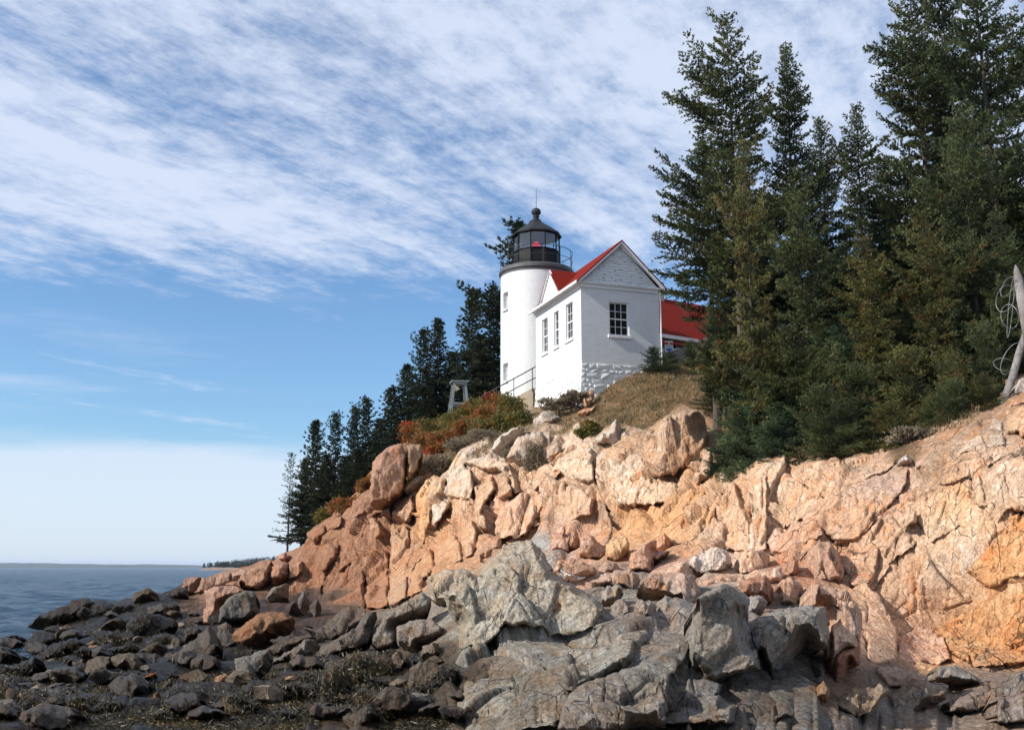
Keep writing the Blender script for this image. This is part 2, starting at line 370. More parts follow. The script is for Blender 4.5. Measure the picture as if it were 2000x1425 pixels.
    h = t.math('MULTIPLY_ADD', chip2.outputs['Distance'], .06, h)
    h = t.math('MULTIPLY_ADD', n3, .05, h); h = t.math('MULTIPLY_ADD', ln, .13, h)
    bp = t.new('ShaderNodeBump'); bp.inputs['Strength'].default_value = .9; bp.inputs['Distance'].default_value = .30
    t.link(h, bp.inputs['Height']); t.link(bp.outputs[0], b.inputs['Normal'])
    return m
M = {}
M['rock'] = rock_mat()
def paint_brick():
    m, t, b = mat('white_painted_brick'); uv = t.new('ShaderNodeUVMap', uv_map='UVMap').outputs[0]
    g = t.new('ShaderNodeNewGeometry').outputs['Position']
    br = t.new('ShaderNodeTexBrick'); t.link(uv, br.inputs[0]); br.inputs['Scale'].default_value = 1
    br.inputs['Brick Width'].default_value = .24; br.inputs['Row Height'].default_value = .082; br.inputs['Mortar Size'].default_value = .008
    br.inputs['Mortar Smooth'].default_value = .35; br.inputs['Color1'].default_value = (.78, .78, .77, 1); br.inputs['Color2'].default_value = (.72, .725, .72, 1)
    br.inputs['Mortar'].default_value = (.55, .56, .57, 1)
    n = t.noise(g, 2.2, 6, .65)
    c = t.mix(1.0, br.outputs['Color'], t.mix(n, (.93, .93, .93), (1.05, 1.05, 1.05)), 'MULTIPLY')
    c = t.mix(t.ramp(t.noise(g, 9, 6, .75), .66, .74, 0, .55), c, (.36, .33, .31, 1))
    c = t.mix(t.ramp(t.noise(t.mapping(g, sc=(5, 5, .5)), 1.4, 5, .65), .56, .74, 0, .35), c, (.48, .47, .43, 1))
    t.link(c, b.inputs[0]); b.inputs['Roughness'].default_value = .6
    hh = t.math('MULTIPLY_ADD', br.outputs['Fac'], -1.0, t.math('MULTIPLY', t.noise(g, 14, 4, .7), .9))
    bp = t.new('ShaderNodeBump'); bp.inputs['Strength'].default_value = .8; bp.inputs['Distance'].default_value = .016
    t.link(hh, bp.inputs['Height']); t.link(bp.outputs[0], b.inputs['Normal']); return m
M['brick'] = paint_brick()
def peel(name, base, under, amt, scale=5):
    m, t, b = mat(name); g = t.new('ShaderNodeTexCoord').outputs['Object']
    n = t.noise(t.mapping(g, sc=(1, 1, 3.5)), scale, 7, .72)
    c = t.mix(t.ramp(n, amt, amt+.07), base, under); t.link(c, b.inputs[0]); b.inputs['Roughness'].default_value = .65
    bp = t.new('ShaderNodeBump'); bp.inputs['Strength'].default_value = .5; bp.inputs['Distance'].default_value = .01
    t.link(n, bp.inputs['Height']); t.link(bp.outputs[0], b.inputs['Normal']); return m
M['clap'] = peel('peeling_white_clapboard', (.66, .67, .68), (.14, .12, .11), .55)
M['clap2'] = peel('white_clapboard', (.76, .76, .75), (.4, .38, .36), .66)
M['trim'] = peel('white_trim_paint', (.74, .75, .76), (.35, .33, .3), .66)
M['white'] = simple('white_paint', (.76, .76, .75), .5, var=.06)
M['white_stone'] = simple('whitewashed_stone', (.74, .74, .73), .85, bump=.9, bscale=9, var=.14, vscale=5)
M['red'] = simple('red_shingle', (.165, .013, .008), .95, bump=.5, bscale=25, var=.28, vscale=9, spec=.1)
M['black'] = simple('black_iron_paint', (.010, .010, .011), .6, bump=.25, bscale=30, var=.3, spec=.2)
M['roofblack'] = simple('dark_grey_roof_iron', (.022, .024, .027), .65, spec=.25, var=.25, bump=.2)
M['deck'] = simple('dark_grey_cornice_paint', (.075, .077, .082), .6, var=.25)
M['rail'] = simple('dark_rail_iron', (.035, .035, .035), .5)
M['tan'] = simple('tan_concrete', (.42, .34, .24), .9, bump=.5, var=.15)
M['greywood'] = simple('weathered_grey_wood', (.17, .20, .21), .85, bump=.5, var=.25, vscale=9)
M['driftwood'] = simple('silver_driftwood', (.27, .24, .225), .85, bump=1.0, bscale=16, var=.35, vscale=7)
M['wire'] = simple('galvanised_wire', (.32, .33, .33), .5, metal=.3)
M['bark'] = simple('grey_brown_bark', (.085, .068, .055), .95, bump=1, bscale=18, var=.35)
M['signblue'] = simple('blue_sign_paint', (.04, .16, .5), .4); M['signred'] = simple('red_sign_paint', (.55, .03, .03), .4)
M['signwhite'] = simple('white_sign_paint', (.78, .78, .78), .4, var=.03)
m, t, b = mat('silver_driftwood_grain'); g_ = t.new('ShaderNodeTexCoord').outputs['Object']
gr = t.noise(t.mapping(g_, sc=(9, 9, .8)), 6, 6, .7); ck = t.ramp(gr, .34, .42, 1, 0)
c = t.mix(t.ramp(t.noise(g_, 2.2, 5, .6), .35, .7), (.20, .175, .16), (.36, .33, .31)); c = t.mix(ck, c, (.05, .04, .035)); t.link(c, b.inputs[0]); b.inputs['Roughness'].default_value = .9
bp = t.new('ShaderNodeBump'); bp.inputs['Strength'].default_value = 1; bp.inputs['Distance'].default_value = .04; t.link(gr, bp.inputs['Height']); t.link(bp.outputs[0], b.inputs['Normal']); M['driftwood'] = m
m, t, b = mat('dark_window_glass'); b.inputs[0].default_value = (.018, .016, .016, 1); b.inputs['Roughness'].default_value = .06; M['glass'] = m
m, t, b = mat('lantern_glass'); t.n.remove(b)
tr = t.new('ShaderNodeBsdfTransparent'); tr.inputs[0].default_value = (.86, .92, .94, 1); gl = t.new('ShaderNodeBsdfGlossy'); gl.inputs['Roughness'].default_value = .04
mx = t.new('ShaderNodeMixShader'); mx.inputs[0].default_value = .16; t.link(tr.outputs[0], mx.inputs[1]); t.link(gl.outputs[0], mx.inputs[2])
t.link(mx.outputs[0], [n for n in t.n if n.type == 'OUTPUT_MATERIAL'][0].inputs[0]); M['lglass'] = m
m, t, b = mat('red_lens'); b.inputs[0].default_value = (.35, .004, .02, 1); b.inputs['Roughness'].default_value = .12
b.inputs['Emission Color'].default_value = (1, .015, .07, 1); b.inputs['Emission Strength'].default_value = .55; M['lens'] = m
m, t, b = mat('lit_red_lamp'); b.inputs['Emission Color'].default_value = (1, .1, .2, 1); b.inputs['Emission Strength'].default_value = 5; M['lamp'] = m
def foliage(name, dark, light, odd, oddamt=.62, scale=1.2, transl=.12):
    m, t, b = mat(name); g = t.new('ShaderNodeNewGeometry').outputs['Position']
    oi = t.new('ShaderNodeObjectInfo').outputs['Random']
    n = t.noise(g, scale, 4, .6); n2 = t.noise(g, 9, 3, .6)
    c = t.mix(t.ramp(t.math('ADD', t.math('MULTIPLY', n, .6), t.math('MULTIPLY', n2, .4)), .40, .62), dark, light)
    c = t.mix(t.math('MULTIPLY', t.ramp(t.noise(g, 2.3, 5, .7), oddamt, oddamt+.08), t.ramp(n2, .3, .6)), c, odd)
    c = t.mix(1.0, c, t.mix(oi, (.82, .88, .9), (1.22, 1.12, 1.0)), 'MULTIPLY')
    t.link(c, b.inputs[0]); b.inputs['Roughness'].default_value = .6; b.inputs['Specular IOR Level'].default_value = .3
    if transl:
        tl = t.new('ShaderNodeBsdfTranslucent'); t.link(c, tl.inputs[0]); mx = t.new('ShaderNodeMixShader'); mx.inputs[0].default_value = transl
        t.link(b.outputs[0], mx.inputs[1]); t.link(tl.outputs[0], mx.inputs[2])
        t.link(mx.outputs[0], [n for n in t.n if n.type == 'OUTPUT_MATERIAL'][0].inputs[0])
    return m
M['spruce'] = foliage('spruce_needles', (.028, .040, .017), (.125, .150, .055), (.14, .078, .030), .57)
M['spruce_y'] = foliage('yellow_green_spruce_needles', (.036, .048, .018), (.165, .165, .055), (.16, .085, .03), .53)
M['spruce_b'] = foliage('blue_green_spruce_needles', (.030, .052, .027), (.115, .17, .08), (.08, .06, .025), .68)
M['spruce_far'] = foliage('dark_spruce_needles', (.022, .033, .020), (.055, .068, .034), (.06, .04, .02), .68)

ZM = {'A': (0, 1040, 3.846), 'B': (350, 1000, 3.562), 'C': (560, 800, 3.563), 'D': (1000, 740, 3.75), 'E': (840, 1020, 3.571),
      'F': (1300, 1020, 2.857), 'G': (1400, 760, 3.333), 'P': (0, 0, 1)}
CRACKS = []
for z_, l_ in (('G', [(700,930),(790,1010),(900,1020)]), ('G', [(1290,550),(1300,640),(1290,720)]), ('G', [(1640,520),(1650,700)]), ('G', [(1830,470),(1880,590),(1905,690)]),
    ('G', [(180,680),(220,820),(240,1030)]), ('F', [(1540,480),(1700,440),(1820,400),(1900,350),(2060,310)]), ('F', [(1160,220),(1110,640),(1130,780)]), ('D', [(870,935),(1060,930),(1130,895),(1290,820),(1500,770)]),
    ('G', [(560,500),(540,600),(620,650),(830,600),(1000,600),(1180,480)]), ('G', [(940,960),(1000,860),(1150,770),(1320,700),(1500,620)]), ('G', [(850,1050),(900,1150),(870,1300)]), ('F', [(1600,650),(1720,780),(1800,790),(1960,760)]),
    ('G', [(1240,880),(1180,960),(1150,1150)]), ('G', [(1500,1290),(1620,1180)]), ('G', [(1790,1010),(1830,950),(1990,900)]), ('C', [(1010,960),(1040,1110)]), ('C', [(722,700),(715,1000),(705,1360)]), ('C', [(548,1010),(545,1360)]), ('C', [(330,1130),(370,920)]),
    ('C', [(1110,480),(1110,600),(1170,850)]), ('D', [(600,520),(610,640),(650,780),(700,920),(760,1100)]), ('D', [(730,560),(745,850)]), ('E', [(745,420),(650,560),(560,710)]), ('E', [(900,500),(830,610),(750,720)]), ('E', [(500,570),(520,710)]),
    ('E', [(345,380),(320,500),(200,650)]), ('D', [(180,960),(220,1080)]), ('D', [(1160,1240),(1390,1150),(1500,960)]), ('G', [(300,560),(300,740),(270,980)]), ('G', [(1000,1010),(960,1180),(990,1330)]), ('G', [(420,900),(640,740),(720,720)]),
    ('F', [(480,580),(560,790),(600,850)]), ('F', [(130,700),(135,860),(160,1000)]), ('E', [(1000,1150),(1300,1030),(1500,940),(1700,860)]), ('E', [(240,900),(420,930),(640,880),(860,880),(1080,880)]), ('E', [(840,900),(780,1000),(860,1060)]), ('E', [(570,1010),(570,1150)]),
    ('C', [(860,860),(880,990)]), ('C', [(280,920),(180,960),(150,1180)]), ('C', [(1330,860),(1300,1000)]), ('C', [(1450,450),(1500,640)]), ('G', [(1430,530),(1500,740),(1480,900)]), ('G', [(700,1100),(760,1300)])):
    o_ = ZM[z_]; q_ = [(o_[0]+a/o_[2], o_[1]+b/o_[2]) for a, b in l_]
    CRACKS += list(zip(q_[:-1], q_[1:]))
def crack(px, py, P):
    '''1 on the line of a traced crack, 0 away from it'''
    wx = vnoise(P*1.6+9, 71)*9; wy = vnoise(P*1.6+33, 72)*9; x = px+wx; y = py+wy; d = np.full(len(px), 99.)
    x0, x1, y0, y1 = px.min()-15, px.max()+15, py.min()-15, py.max()+15
    for (a, b) in CRACKS:
        if max(a[0], b[0]) < x0 or min(a[0], b[0]) > x1 or max(a[1], b[1]) < y0 or min(a[1], b[1]) > y1: continue
        ex, ey = b[0]-a[0], b[1]-a[1]; t_ = np.clip(((x-a[0])*ex+(y-a[1])*ey)/(ex*ex+ey*ey), 0, 1); d = np.minimum(d, np.hypot(x-a[0]-t_*ex, y-a[1]-t_*ey))
    return np.clip(1-d/3.0, 0, 1)*np.clip(.55+vnoise(P*1.3, 73)*2.6, .0, 1)
# ------------------------------------------------------------------ terrain
def rough(P, px, py, nv):
    """relief of the bare land along its normal, metres"""
    cliff = np.clip((px-540)/60, 0, 1)
    slab = np.clip((px-1480)/80, 0, 1)
    grass = np.clip((np.interp(px, EDGE[:, 0], EDGE[:, 1])+6-py)/12, 0, 1)
    beach = np.clip((py-np.interp(px, [-300, 560, 760, 900, 1500, 2000], [900, 1110, 1190, 1260, 1280, 1320]))/25, 0, 1)
    a = (1-grass)*(1-beach); fn = np.clip(nv*2.4-.25, .0, 1); md = np.clip(nv*2.6, .25, 1)
    o = facet(P, (1.7, 1.7, 4.2), 1, 1.0, .5, 1)*a*(.60-.42*slab)
    o += facet(P, (.75, .75, 2.2), 1, 1.2, .7, 2)*a*(.27-.19*slab)*md
    o += facet(P, (.33, .33, .8), 1, 1.2, .7, 3)*((a*(.09-.055*slab))+beach*.07)*fn
    o += facet(P, (.38, .45, .4), 1, 1., .6, 14, rotm(0, 0, .7))*beach*.10*md
    o += facet(P, (.9, 1.1, .9), 1, .9, .7, 4, rotm(0, 0, .4))*beach*.34
    o += fbm(P*.35, 3, 31)*(.2*a+.3*grass+.25*beach)
    o += fbm(P*2.6, 3, 41)*(.025*a+.09*grass+.05*beach)*md
    o += fbm(P*9.5, 2, 47)*(.006*a+.03*grass+.025*beach)*fn
    return o
def build_land():
    xs = np.concatenate([np.arange(-300, -10, 14), np.arange(-10, 2010, 2.5), np.arange(2010, 2341, 14)])
    top = np.interp(xs, TOP[:, 0], TOP[:, 1]); edge = np.maximum(np.interp(xs, EDGE[:, 0], EDGE[:, 1]), top+1)
    tA = np.concatenate([np.linspace(0, .42, 14)[:-1], np.linspace(.42, 1, 290)])
    rows = [1700+(edge-1700)*s for s in tA]                                           # dense below the cliff edge
    # keep the visible part (below y 1425) dense
    rows += [edge+(top-edge)*s for s in np.linspace(0, 1, 45)[1:]]
    PY = np.array(rows); PX = np.broadcast_to(xs, PY.shape)
    D = dist(PX, PY); P = world(PX, PY, D)
    # smooth normals of the base sheet
    gx = np.gradient(P, axis=1); gy = np.gradient(P, axis=0); N = np.cross(gx, gy); N /= np.linalg.norm(N, axis=2, keepdims=True)+1e-9
    N = np.where((N[..., 1:2] > 0) & (N[..., 2:3] < .2), -N, N)
    k = 9
    for _ in range(2):
        Np = np.pad(N, ((k, k), (k, k), (0, 0)), mode='edge'); cs = np.cumsum(np.cumsum(Np, 0), 1)
        N = cs[2*k:, 2*k:]-cs[:-2*k, 2*k:]-cs[2*k:, :-2*k]+cs[:-2*k, :-2*k]; N = N[:PY.shape[0], :PY.shape[1]]
        N = N/(np.linalg.norm(N, axis=2, keepdims=True)+1e-9)
    sh = PY.shape; Pf = P.reshape(-1, 3); pf = PX.ravel(); qf = PY.ravel()
    vd = -Pf/np.linalg.norm(Pf, axis=1, keepdims=True); nv = np.abs((vd*N.reshape(-1, 3)).sum(1))
    off = rough(Pf, pf, qf, nv)
    fade = np.clip((np.abs(pf-1165)-140)/30, 0, 1)   # keep the footing of the house plain
    near = (qf < 830) & (pf > 1000) & (pf < 1330)
    off = np.where(near, off*fade, off)
    off = soften(off*np.clip(nv*2.4, .45, 1), np.clip(1.3-nv*2.6, 0, 1), sh)
    off = off-crack(pf, qf, Pf)*.28
    V = Pf+N.reshape(-1, 3)*off[:, None]
    alb = tone(albedo(pf, qf, Pf))
    # ground behind the skyline: level for a way, then down to the sea bed
    last = V.reshape(*sh, 3)[-1]; ext = []
    for dy, dz in ((3, .1), (12, -.4), (30, -6), (60, -40)):
        e = last.copy(); e[:, 1] += dy; e[:, 0] += e[:, 0]/e[:, 1]*dy
        land = np.clip((xs-560)/60, 0, 1); e[:, 2] = np.maximum(e[:, 2]+dz*land-(1-land)*dy*.35, SEA-3); ext.append(e)
    V = np.concatenate([V]+ext); nr = sh[0]+len(ext)
    alb = np.concatenate([alb, np.tile([[.1, .075, .04]], (len(ext)*sh[1], 1))])
    # the shore goes on beyond the right edge of the view
    V3 = V.reshape(nr, sh[1], 3); A3 = alb.reshape(nr, sh[1], 3); ex = []
    for dx in (1.5, 3.5, 6, 9, 13, 18, 26):
        e = V3[:, -1].copy(); e[:, 0] += dx; q3 = np.stack([e[:, 0], e[:, 1], e[:, 2]], 1); e[:, 2] += fbm(q3*.4, 3, 17)*.8; e[:, 1] += fbm(q3*.5+9, 3, 18)*.8; ex.append(e)
    V = np.concatenate([V3]+[e[:, None] for e in ex], 1); alb = np.concatenate([A3]+[A3[:, -1:]]*len(ex), 1).reshape(-1, 3)
    nc = sh[1]+len(ex); V = V.reshape(-1, 3); idx = np.arange(nr*nc).reshape(nr, nc)
    xs = np.concatenate([xs, 2350+20*np.arange(len(ex))]); PY = np.concatenate([PY]+[PY[:, -1:]]*len(ex), 1)
    Q = np.stack([idx[:-1, :-1], idx[:-1, 1:], idx[1:, 1:], idx[1:, :-1]], -1)
    # cut into shore, cliff and hillside
    cy = np.concatenate([PY[:-1], np.full((len(ext), nc), -1)])[:nr-1, :-1]; cxx = np.broadcast_to(xs[:-1], cy.shape)
    ed = np.interp(cxx, EDGE[:, 0], EDGE[:, 1]); bl = np.interp(cxx, [-320, 370, 560, 600, 900, 1250, 1600, 2350], [0, 1150, 1110, 1180, 1230, 1240, 1300, 1320])
    zone = np.where(cy < ed, 2, np.where(cy > bl, 0, 1))
    for z, nm in enumerate(('rocky_shore', 'cliff', 'hillside')):
        q = Q[zone == z].reshape(-1, 4); u, inv = np.unique(q, return_inverse=True)
        me = np_mesh(nm, V[u], inv.reshape(-1, 4)[:, ::-1], smooth=(z == 0)); set_col(me, 'albedo', alb[u])
        link(nm, me, M['rock'], kind='structure')
build_land()
CLIFF = bpy.data.objects['cliff']

# ------------------------------------------------------------------ single rocks
def sdist(px, py, poly):
    n = len(poly); d = np.full(px.shape, 1e9); ins = np.zeros(px.shape, bool)
    for i in range(n):
        ax, ay = poly[i]; bx, by = poly[(i+1) % n]; ex, ey = bx-ax, by-ay; L = ex*ex+ey*ey+1e-9
        t_ = np.clip(((px-ax)*ex+(py-ay)*ey)/L, 0, 1); d = np.minimum(d, np.hypot(px-ax-t_*ex, py-ay-t_*ey))
        c = ((ay > py) != (by > py)) & (px < ex*(py-ay)/(ey+1e-12)+ax); ins ^= c
    return np.where(ins, d, -d)
def bevel(px, py, poly, ws):
    t_min = np.full(px.shape, 9.)
    for i in range(len(poly)):
        ax, ay = poly[i]; bx, by = poly[(i+1) % len(poly)]; ex, ey = bx-ax, by-ay; L = ex*ex+ey*ey+1e-9
        t_ = np.clip(((px-ax)*ex+(py-ay)*ey)/L, -.15, 1.15); t_min = np.minimum(t_min, np.hypot(px-ax-t_*ex, py-ay-t_*ey)/ws[i])
    return t_min
WEEDPTS = []
_rs = [100]
def stone(z, pts, name='boulder', label=None, cat='boulder', group=None, parent=None, col=None, follow=None, out=.35, lean=.35, side=0., T=.9, w=9,
          amp=1., fine=1., weed=False, warp=2.5, step=2.3, layered=0, front=.985, flat=False):
    ox, oy, s = ZM[z]; poly = [(ox+a/s, oy+b/s) for a, b in pts]; _rs[0] += 1; seed = _rs[0]
    xs_ = [p[0] for p in poly]; ys_ = [p[1] for p in poly]; x0, x1, y0, y1 = min(xs_), max(xs_), min(ys_), max(ys_)
    size = max(x1-x0, y1-y0)
    if size < 60: step = 1.7
    GX, GY = np.meshgrid(np.arange(x0-4, x1+5, step), np.arange(y0-4, y1+5, step))
    q = np.stack([GX.ravel()/14, GY.ravel()/14, np.full(GX.size, seed*3.7)], 1)
    wx = fbm(q, 3, 5)*warp*1.6; wy = fbm(q+40, 3, 6)*warp*1.6
    d = sdist(GX+wx.reshape(GX.shape), GY+wy.reshape(GX.shape), poly)
    # pull the vertices next to the outline onto it
    gy_, gx_ = np.gradient(d, step); gl_ = gx_**2+gy_**2+1e-6
    dv_ = np.mean([d[:-1, :-1], d[1:, :-1], d[:-1, 1:], d[1:, 1:]], 0); cell = dv_ > 0
    mv = np.where(d < 0, np.clip(d, -2*step, 0), 0); GX = GX-mv*gx_/gl_; GY = GY-mv*gy_/gl_; d = np.maximum(d, 0)
    ww = min(w, size*.2); rb = np.random.RandomState(seed); ws = ww*(rb.choice([.35, .6, .9, 1.5], len(poly)) if flat else rb.choice([.4, .7, 1.2, 2.2], len(poly), p=[.3, .3, .25, .15]))
    tt = np.clip(bevel(GX+wx.reshape(GX.shape), GY+wy.reshape(GX.shape), poly, ws), 0, 1)
    tt = np.minimum(tt, np.clip(d/(ww*.4), 0, 1)); e = tt*(1.25-.25*tt)
    if follow:
        D = dist(GX, GY)-out
        D = D-side*(GX-(x0+x1)/2)/2000*D
    else:
        xc = (x0+x1)/2; yb = y1-.06*(y1-y0); D0 = float(dist(xc, yb))*front
        _, s0 = ray(xc, yb); a = 712.5-GY; sy = (F*SP+a*CP)/(F*CP-a*SP)
        D = (D0-lean*s0*D0)/(1-lean*sy); D = D+side*(GX-xc)/2000*D0
    P = world(GX, GY, D).reshape(-1, 3); PE = world(GX, GY, D+T*(1-e)).reshape(-1, 3)
    PG = P.reshape(*GX.shape, 3); NG = np.cross(np.gradient(PG, axis=1), np.gradient(PG, axis=0)); NG /= np.linalg.norm(NG, axis=2, keepdims=True)+1e-9
    nv = np.abs((NG.reshape(-1, 3)*P/np.linalg.norm(P, axis=1, keepdims=True)).sum(1)); fn = np.clip(nv*2.4-.2, 0, 1); md = np.clip(nv*2.4, .2, 1)
    Dm = float(np.median(D)); sc = Dm/30.
    n = np.array([-.12, -.78, .6])
    off = facet(P+seed*7.7, (1.5, 1.5, 2.4), .26*amp*min(1, size*Dm/2000/2.0), 1.1, .3, seed)
    off += facet(P+seed*3.3, (.55, .5, .95), .13*amp, 1.1, .4, seed+3)*md
    off += facet(P, (.22, .2, .34), .045*fine, 1.1, .4, seed+6)*fn
    off += fbm(P*1.1+seed, 2, 8)*.07*amp+fbm(P*9, 2, 9)*.008*fine*fn
    if layered: off += (np.abs(vnoise(np.stack([P[:, 0]*.5, P[:, 1]*.5, (P[:, 2]+P[:, 0]*.45*layered)*4.2], 1), seed))-.25)*.16*md
    off = off*(.12+.88*np.clip(e.ravel()*1.3, 0, 1))
    off = soften(off, np.clip(np.maximum(1.3-nv*2.6, 1.1-e.ravel()), 0, 1), GX.shape)
    off = off-crack(GX.ravel(), GY.ravel(), P)*.0062*Dm*np.clip(e.ravel()*2, 0, 1)
    V = PE+n*off[:, None]
    idx = np.arange(GX.size).reshape(GX.shape)
    Q = np.stack([idx[:-1, :-1], idx[1:, :-1], idx[1:, 1:], idx[:-1, 1:]], -1)[cell]
    if len(Q) < 4: return None
    ed = np.concatenate([Q[:, [i, (i+1) % 4]] for i in range(4)]); key = np.minimum(ed[:, 0], ed[:, 1]).astype(np.int64)*GX.size+np.maximum(ed[:, 0], ed[:, 1])
    _, ix, cnt = np.unique(key, return_index=True, return_counts=True); be = ed[ix[cnt == 1]]
    c = V[Q.ravel()].mean(0); bv, binv = np.unique(be, return_inverse=True); binv = binv.reshape(-1, 2)
    nb = len(bv); base = len(V)
    depth = T*.9+.25*size*Dm/2000
    B1 = V[bv]+(c-V[bv])*.06+np.array([0, depth*.5, -depth*.12]); B2 = V[bv]+(c-V[bv])*.45+np.array([0, depth*1.1, -depth*.3])
    cc = c+np.array([0, depth*1.25, -depth*.35])
    V2 = np.concatenate([V, B1, B2, cc[None]])
    i1 = base+binv; i2 = base+nb+binv; ic = base+2*nb
    S1 = np.stack([be[:, 1], be[:, 0], i1[:, 0], i1[:, 1]], 1); S2 = np.stack([i1[:, 1], i1[:, 0], i2[:, 0], i2[:, 1]], 1)
    T3 = np.stack([i2[:, 1], i2[:, 0], np.full(len(be), ic)], 1)
    u, inv = np.unique(np.concatenate([Q.ravel(), S1.ravel(), S2.ravel(), T3.ravel()]), return_inverse=True)
    nq = len(Q)*4; ns = len(S1)*4
    Fq = inv[:nq+2*ns].reshape(-1, 4); Ft = inv[nq+2*ns:].reshape(-1, 3)
    alb = albedo(GX.ravel(), GY.ravel(), P)
    if False: pass
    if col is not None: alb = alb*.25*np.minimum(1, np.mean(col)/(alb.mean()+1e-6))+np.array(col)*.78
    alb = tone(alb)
    alb = np.concatenate([alb, np.tile(alb[Q.ravel()].mean(0), (2*nb+1, 1))])
    if weed:
        A = V[Q.ravel()[::4]]; WEEDPTS.append(A[::2])
    org = c if parent is None else np.zeros(3)
    me = np_mesh(name, V2[u]-org, [Fq, Ft], smooth=bool(np.median(nv) < .42)); set_col(me, 'albedo', alb[u])
    o = link(name, me, M['rock'], parent)
    o.location = org
    if parent is None: tag(o, label, cat, group)
    return o
def block(z, pts, out=.4, side=0., T=None, free=None, **kw):
    """piece of the cliff face, a part of the cliff"""
    if not free: out = out*.34 if (z == 'G' or (z == 'F' and out < .6)) else (out*1.0 if z == 'C' else out*.62)
    kw['flat'] = True
    if free: return stone(z, pts, 'rock_block', parent=CLIFF, front=free, lean=.22, side=side*.4, T=T, **kw)
    return stone(z, pts, 'rock_block', parent=CLIFF, follow=True, out=out*1.25, side=side*1.3, T=T or out*1.25+.35, w=kw.pop('w', 6), **kw)

# --- cliff pieces, left to right
PINK = (.37, .215, .135); TAN = (.52, .38, .26); CREAM = (.60, .49, .37); OCH = (.56, .37, .20); GREY = (.22, .20, .17); PALE = (.60, .52, .43); LG = (.34, .315, .265)
block('C', [(180,1290),(170,1100),(200,960),(260,920),(360,915),(350,1020),(290,1110),(240,1300)], .5, .5)
block('C', [(365,1130),(370,920),(470,870),(540,830),(550,1000),(480,1060),(400,1130)], .7, -.4)
block('C', [(565,980),(560,780),(640,725),(690,870),(650,900),(610,1000)], .6, .6, col=(.42,.29,.19))
block('C', [(230,1390),(250,1230),(330,1130),(480,1060),(540,1010),(545,1360),(400,1400)], .45, .35)
block('C', [(545,1370),(550,1010),(620,1000),(715,960),(705,1360),(620,1380)], .35, -.3, col=(.34,.19,.11))
block('C', [(703,1360),(712,1180),(728,780),(850,800),(875,970),(842,1150),(832,1310),(760,1350)], .75, -.35, col=(.46,.31,.20))
block('C', [(728,770),(725,640),(800,590),(880,585),(897,700),(850,800)], 1.0, .3, col=(.40,.26,.18))
block('C', [(400,770),(395,690),(450,640),(570,640),(570,720),(470,780)], .6, .2)
block('C', [(280,860),(250,770),(340,720),(400,760),(390,810)], .6, .4)
block('C', [(150,900),(140,850),(250,770),(290,860),(200,950)], .5, -.3)
block('C', [(560,830),(545,730),(640,700),(725,640),(728,760),(640,740)], .5, .2)
block('C', [(575,660),(590,400),(625,320),(700,262),(800,235),(828,300),(832,440),(800,590),(660,670)], .6, .45, T=1.3, col=(.36,.235,.17), free=.93)
block('C', [(828,440),(828,250),(880,232),(935,232),(945,285),(900,420),(840,500)], .8, .8, T=1.2, col=(.40,.29,.20), free=.945)
block('C', [(895,760),(895,600),(960,510),(1040,455),(1110,480),(1110,600),(1010,660),(1010,820),(940,985),(915,985),(895,800)], .55, .2, col=OCH)
block('C', [(1000,800),(1000,650),(1060,620),(1110,590),(1140,680),(1060,760),(1030,830)], .95, -.3, col=PALE)
block('C', [(1105,600),(1115,470),(1200,380),(1290,400),(1305,520),(1270,600),(1150,620)], .9, .2, col=CREAM)
block('C', [(1290,400),(1200,375),(1320,335),(1400,320),(1580,390),(1640,570),(1580,600),(1540,450),(1450,440)], .7, -.2, col=CREAM)
block('C', [(1145,760),(1150,620),(1270,600),(1290,690),(1200,790),(1175,855)], .5, .5, col=TAN)
block('C', [(1020,1000),(1025,940),(1180,855),(1215,930),(1225,1040),(1100,1110),(1035,1105)], .9, .2, col=(.48,.31,.19))
block('C', [(830,1305),(870,1100),(1010,960),(1040,1110),(950,1170),(930,1260)], .45, -.3, col=(.47,.28,.16))
block('C', [(720,1330),(840,1280),(860,1000),(920,990),(1000,960),(900,1080),(840,1310)], .3, .2, col=(.47,.31,.19))
block('C', [(1190,900),(1200,800),(1290,690),(1330,850),(1300,1000),(1240,1040)], .6, .3, col=(.5,.35,.23))
block('C', [(1310,700),(1300,540),(1440,450),(1460,560),(1380,700),(1400,850),(1330,830)], .7, -.4, col=(.5,.37,.25))
block('C', [(1460,620),(1450,440),(1540,455),(1580,600),(1500,640)], .5, .3, col=(.46,.34,.24))
block('C', [(1300,1010),(1330,860),(1440,865),(1505,885),(1490,960),(1340,1040)], .7, -.2, col=(.48,.31,.2))
block('C', [(1440,860),(1460,700),(1640,570),(1790,560),(1830,620),(1680,850),(1500,900)], .5, .15, col=(.56,.39,.28))
block('C', [(1690,520),(1750,390),(1924,320),(1924,450),(1830,500),(1700,560)], .7, .15, col=(.58,.43,.31))
block('D', [(60,720),(130,700),(340,540),(400,470),(440,330),(490,290),(515,350),(540,480),(600,530),(605,760),(500,770),(330,740),(170,790)], .7, .15, col=CREAM)
block('D', [(130,1075),(120,900),(200,830),(330,790),(320,900),(290,1065)], .5, .2, col=(.58,.43,.32))
block('D', [(320,900),(335,760),(480,785),(615,860),(600,980),(440,1060),(290,1070)], .8, .2, col=(.56,.41,.30))
block('D', [(605,880),(680,860),(720,980),(755,1110),(740,1190),(670,1215),(620,1050)], 1.1, 1.2, col=(.34,.235,.165))
block('D', [(600,740),(600,560),(660,515),(760,540),(750,850),(690,860),(650,780)], .8, .1, col=CREAM)
block('D', [(735,850),(745,560),(800,505),(960,490),(970,600),(1020,710),(1290,770),(1290,830),(1130,900),(870,940),(760,960)], .75, -.15, col=CREAM)
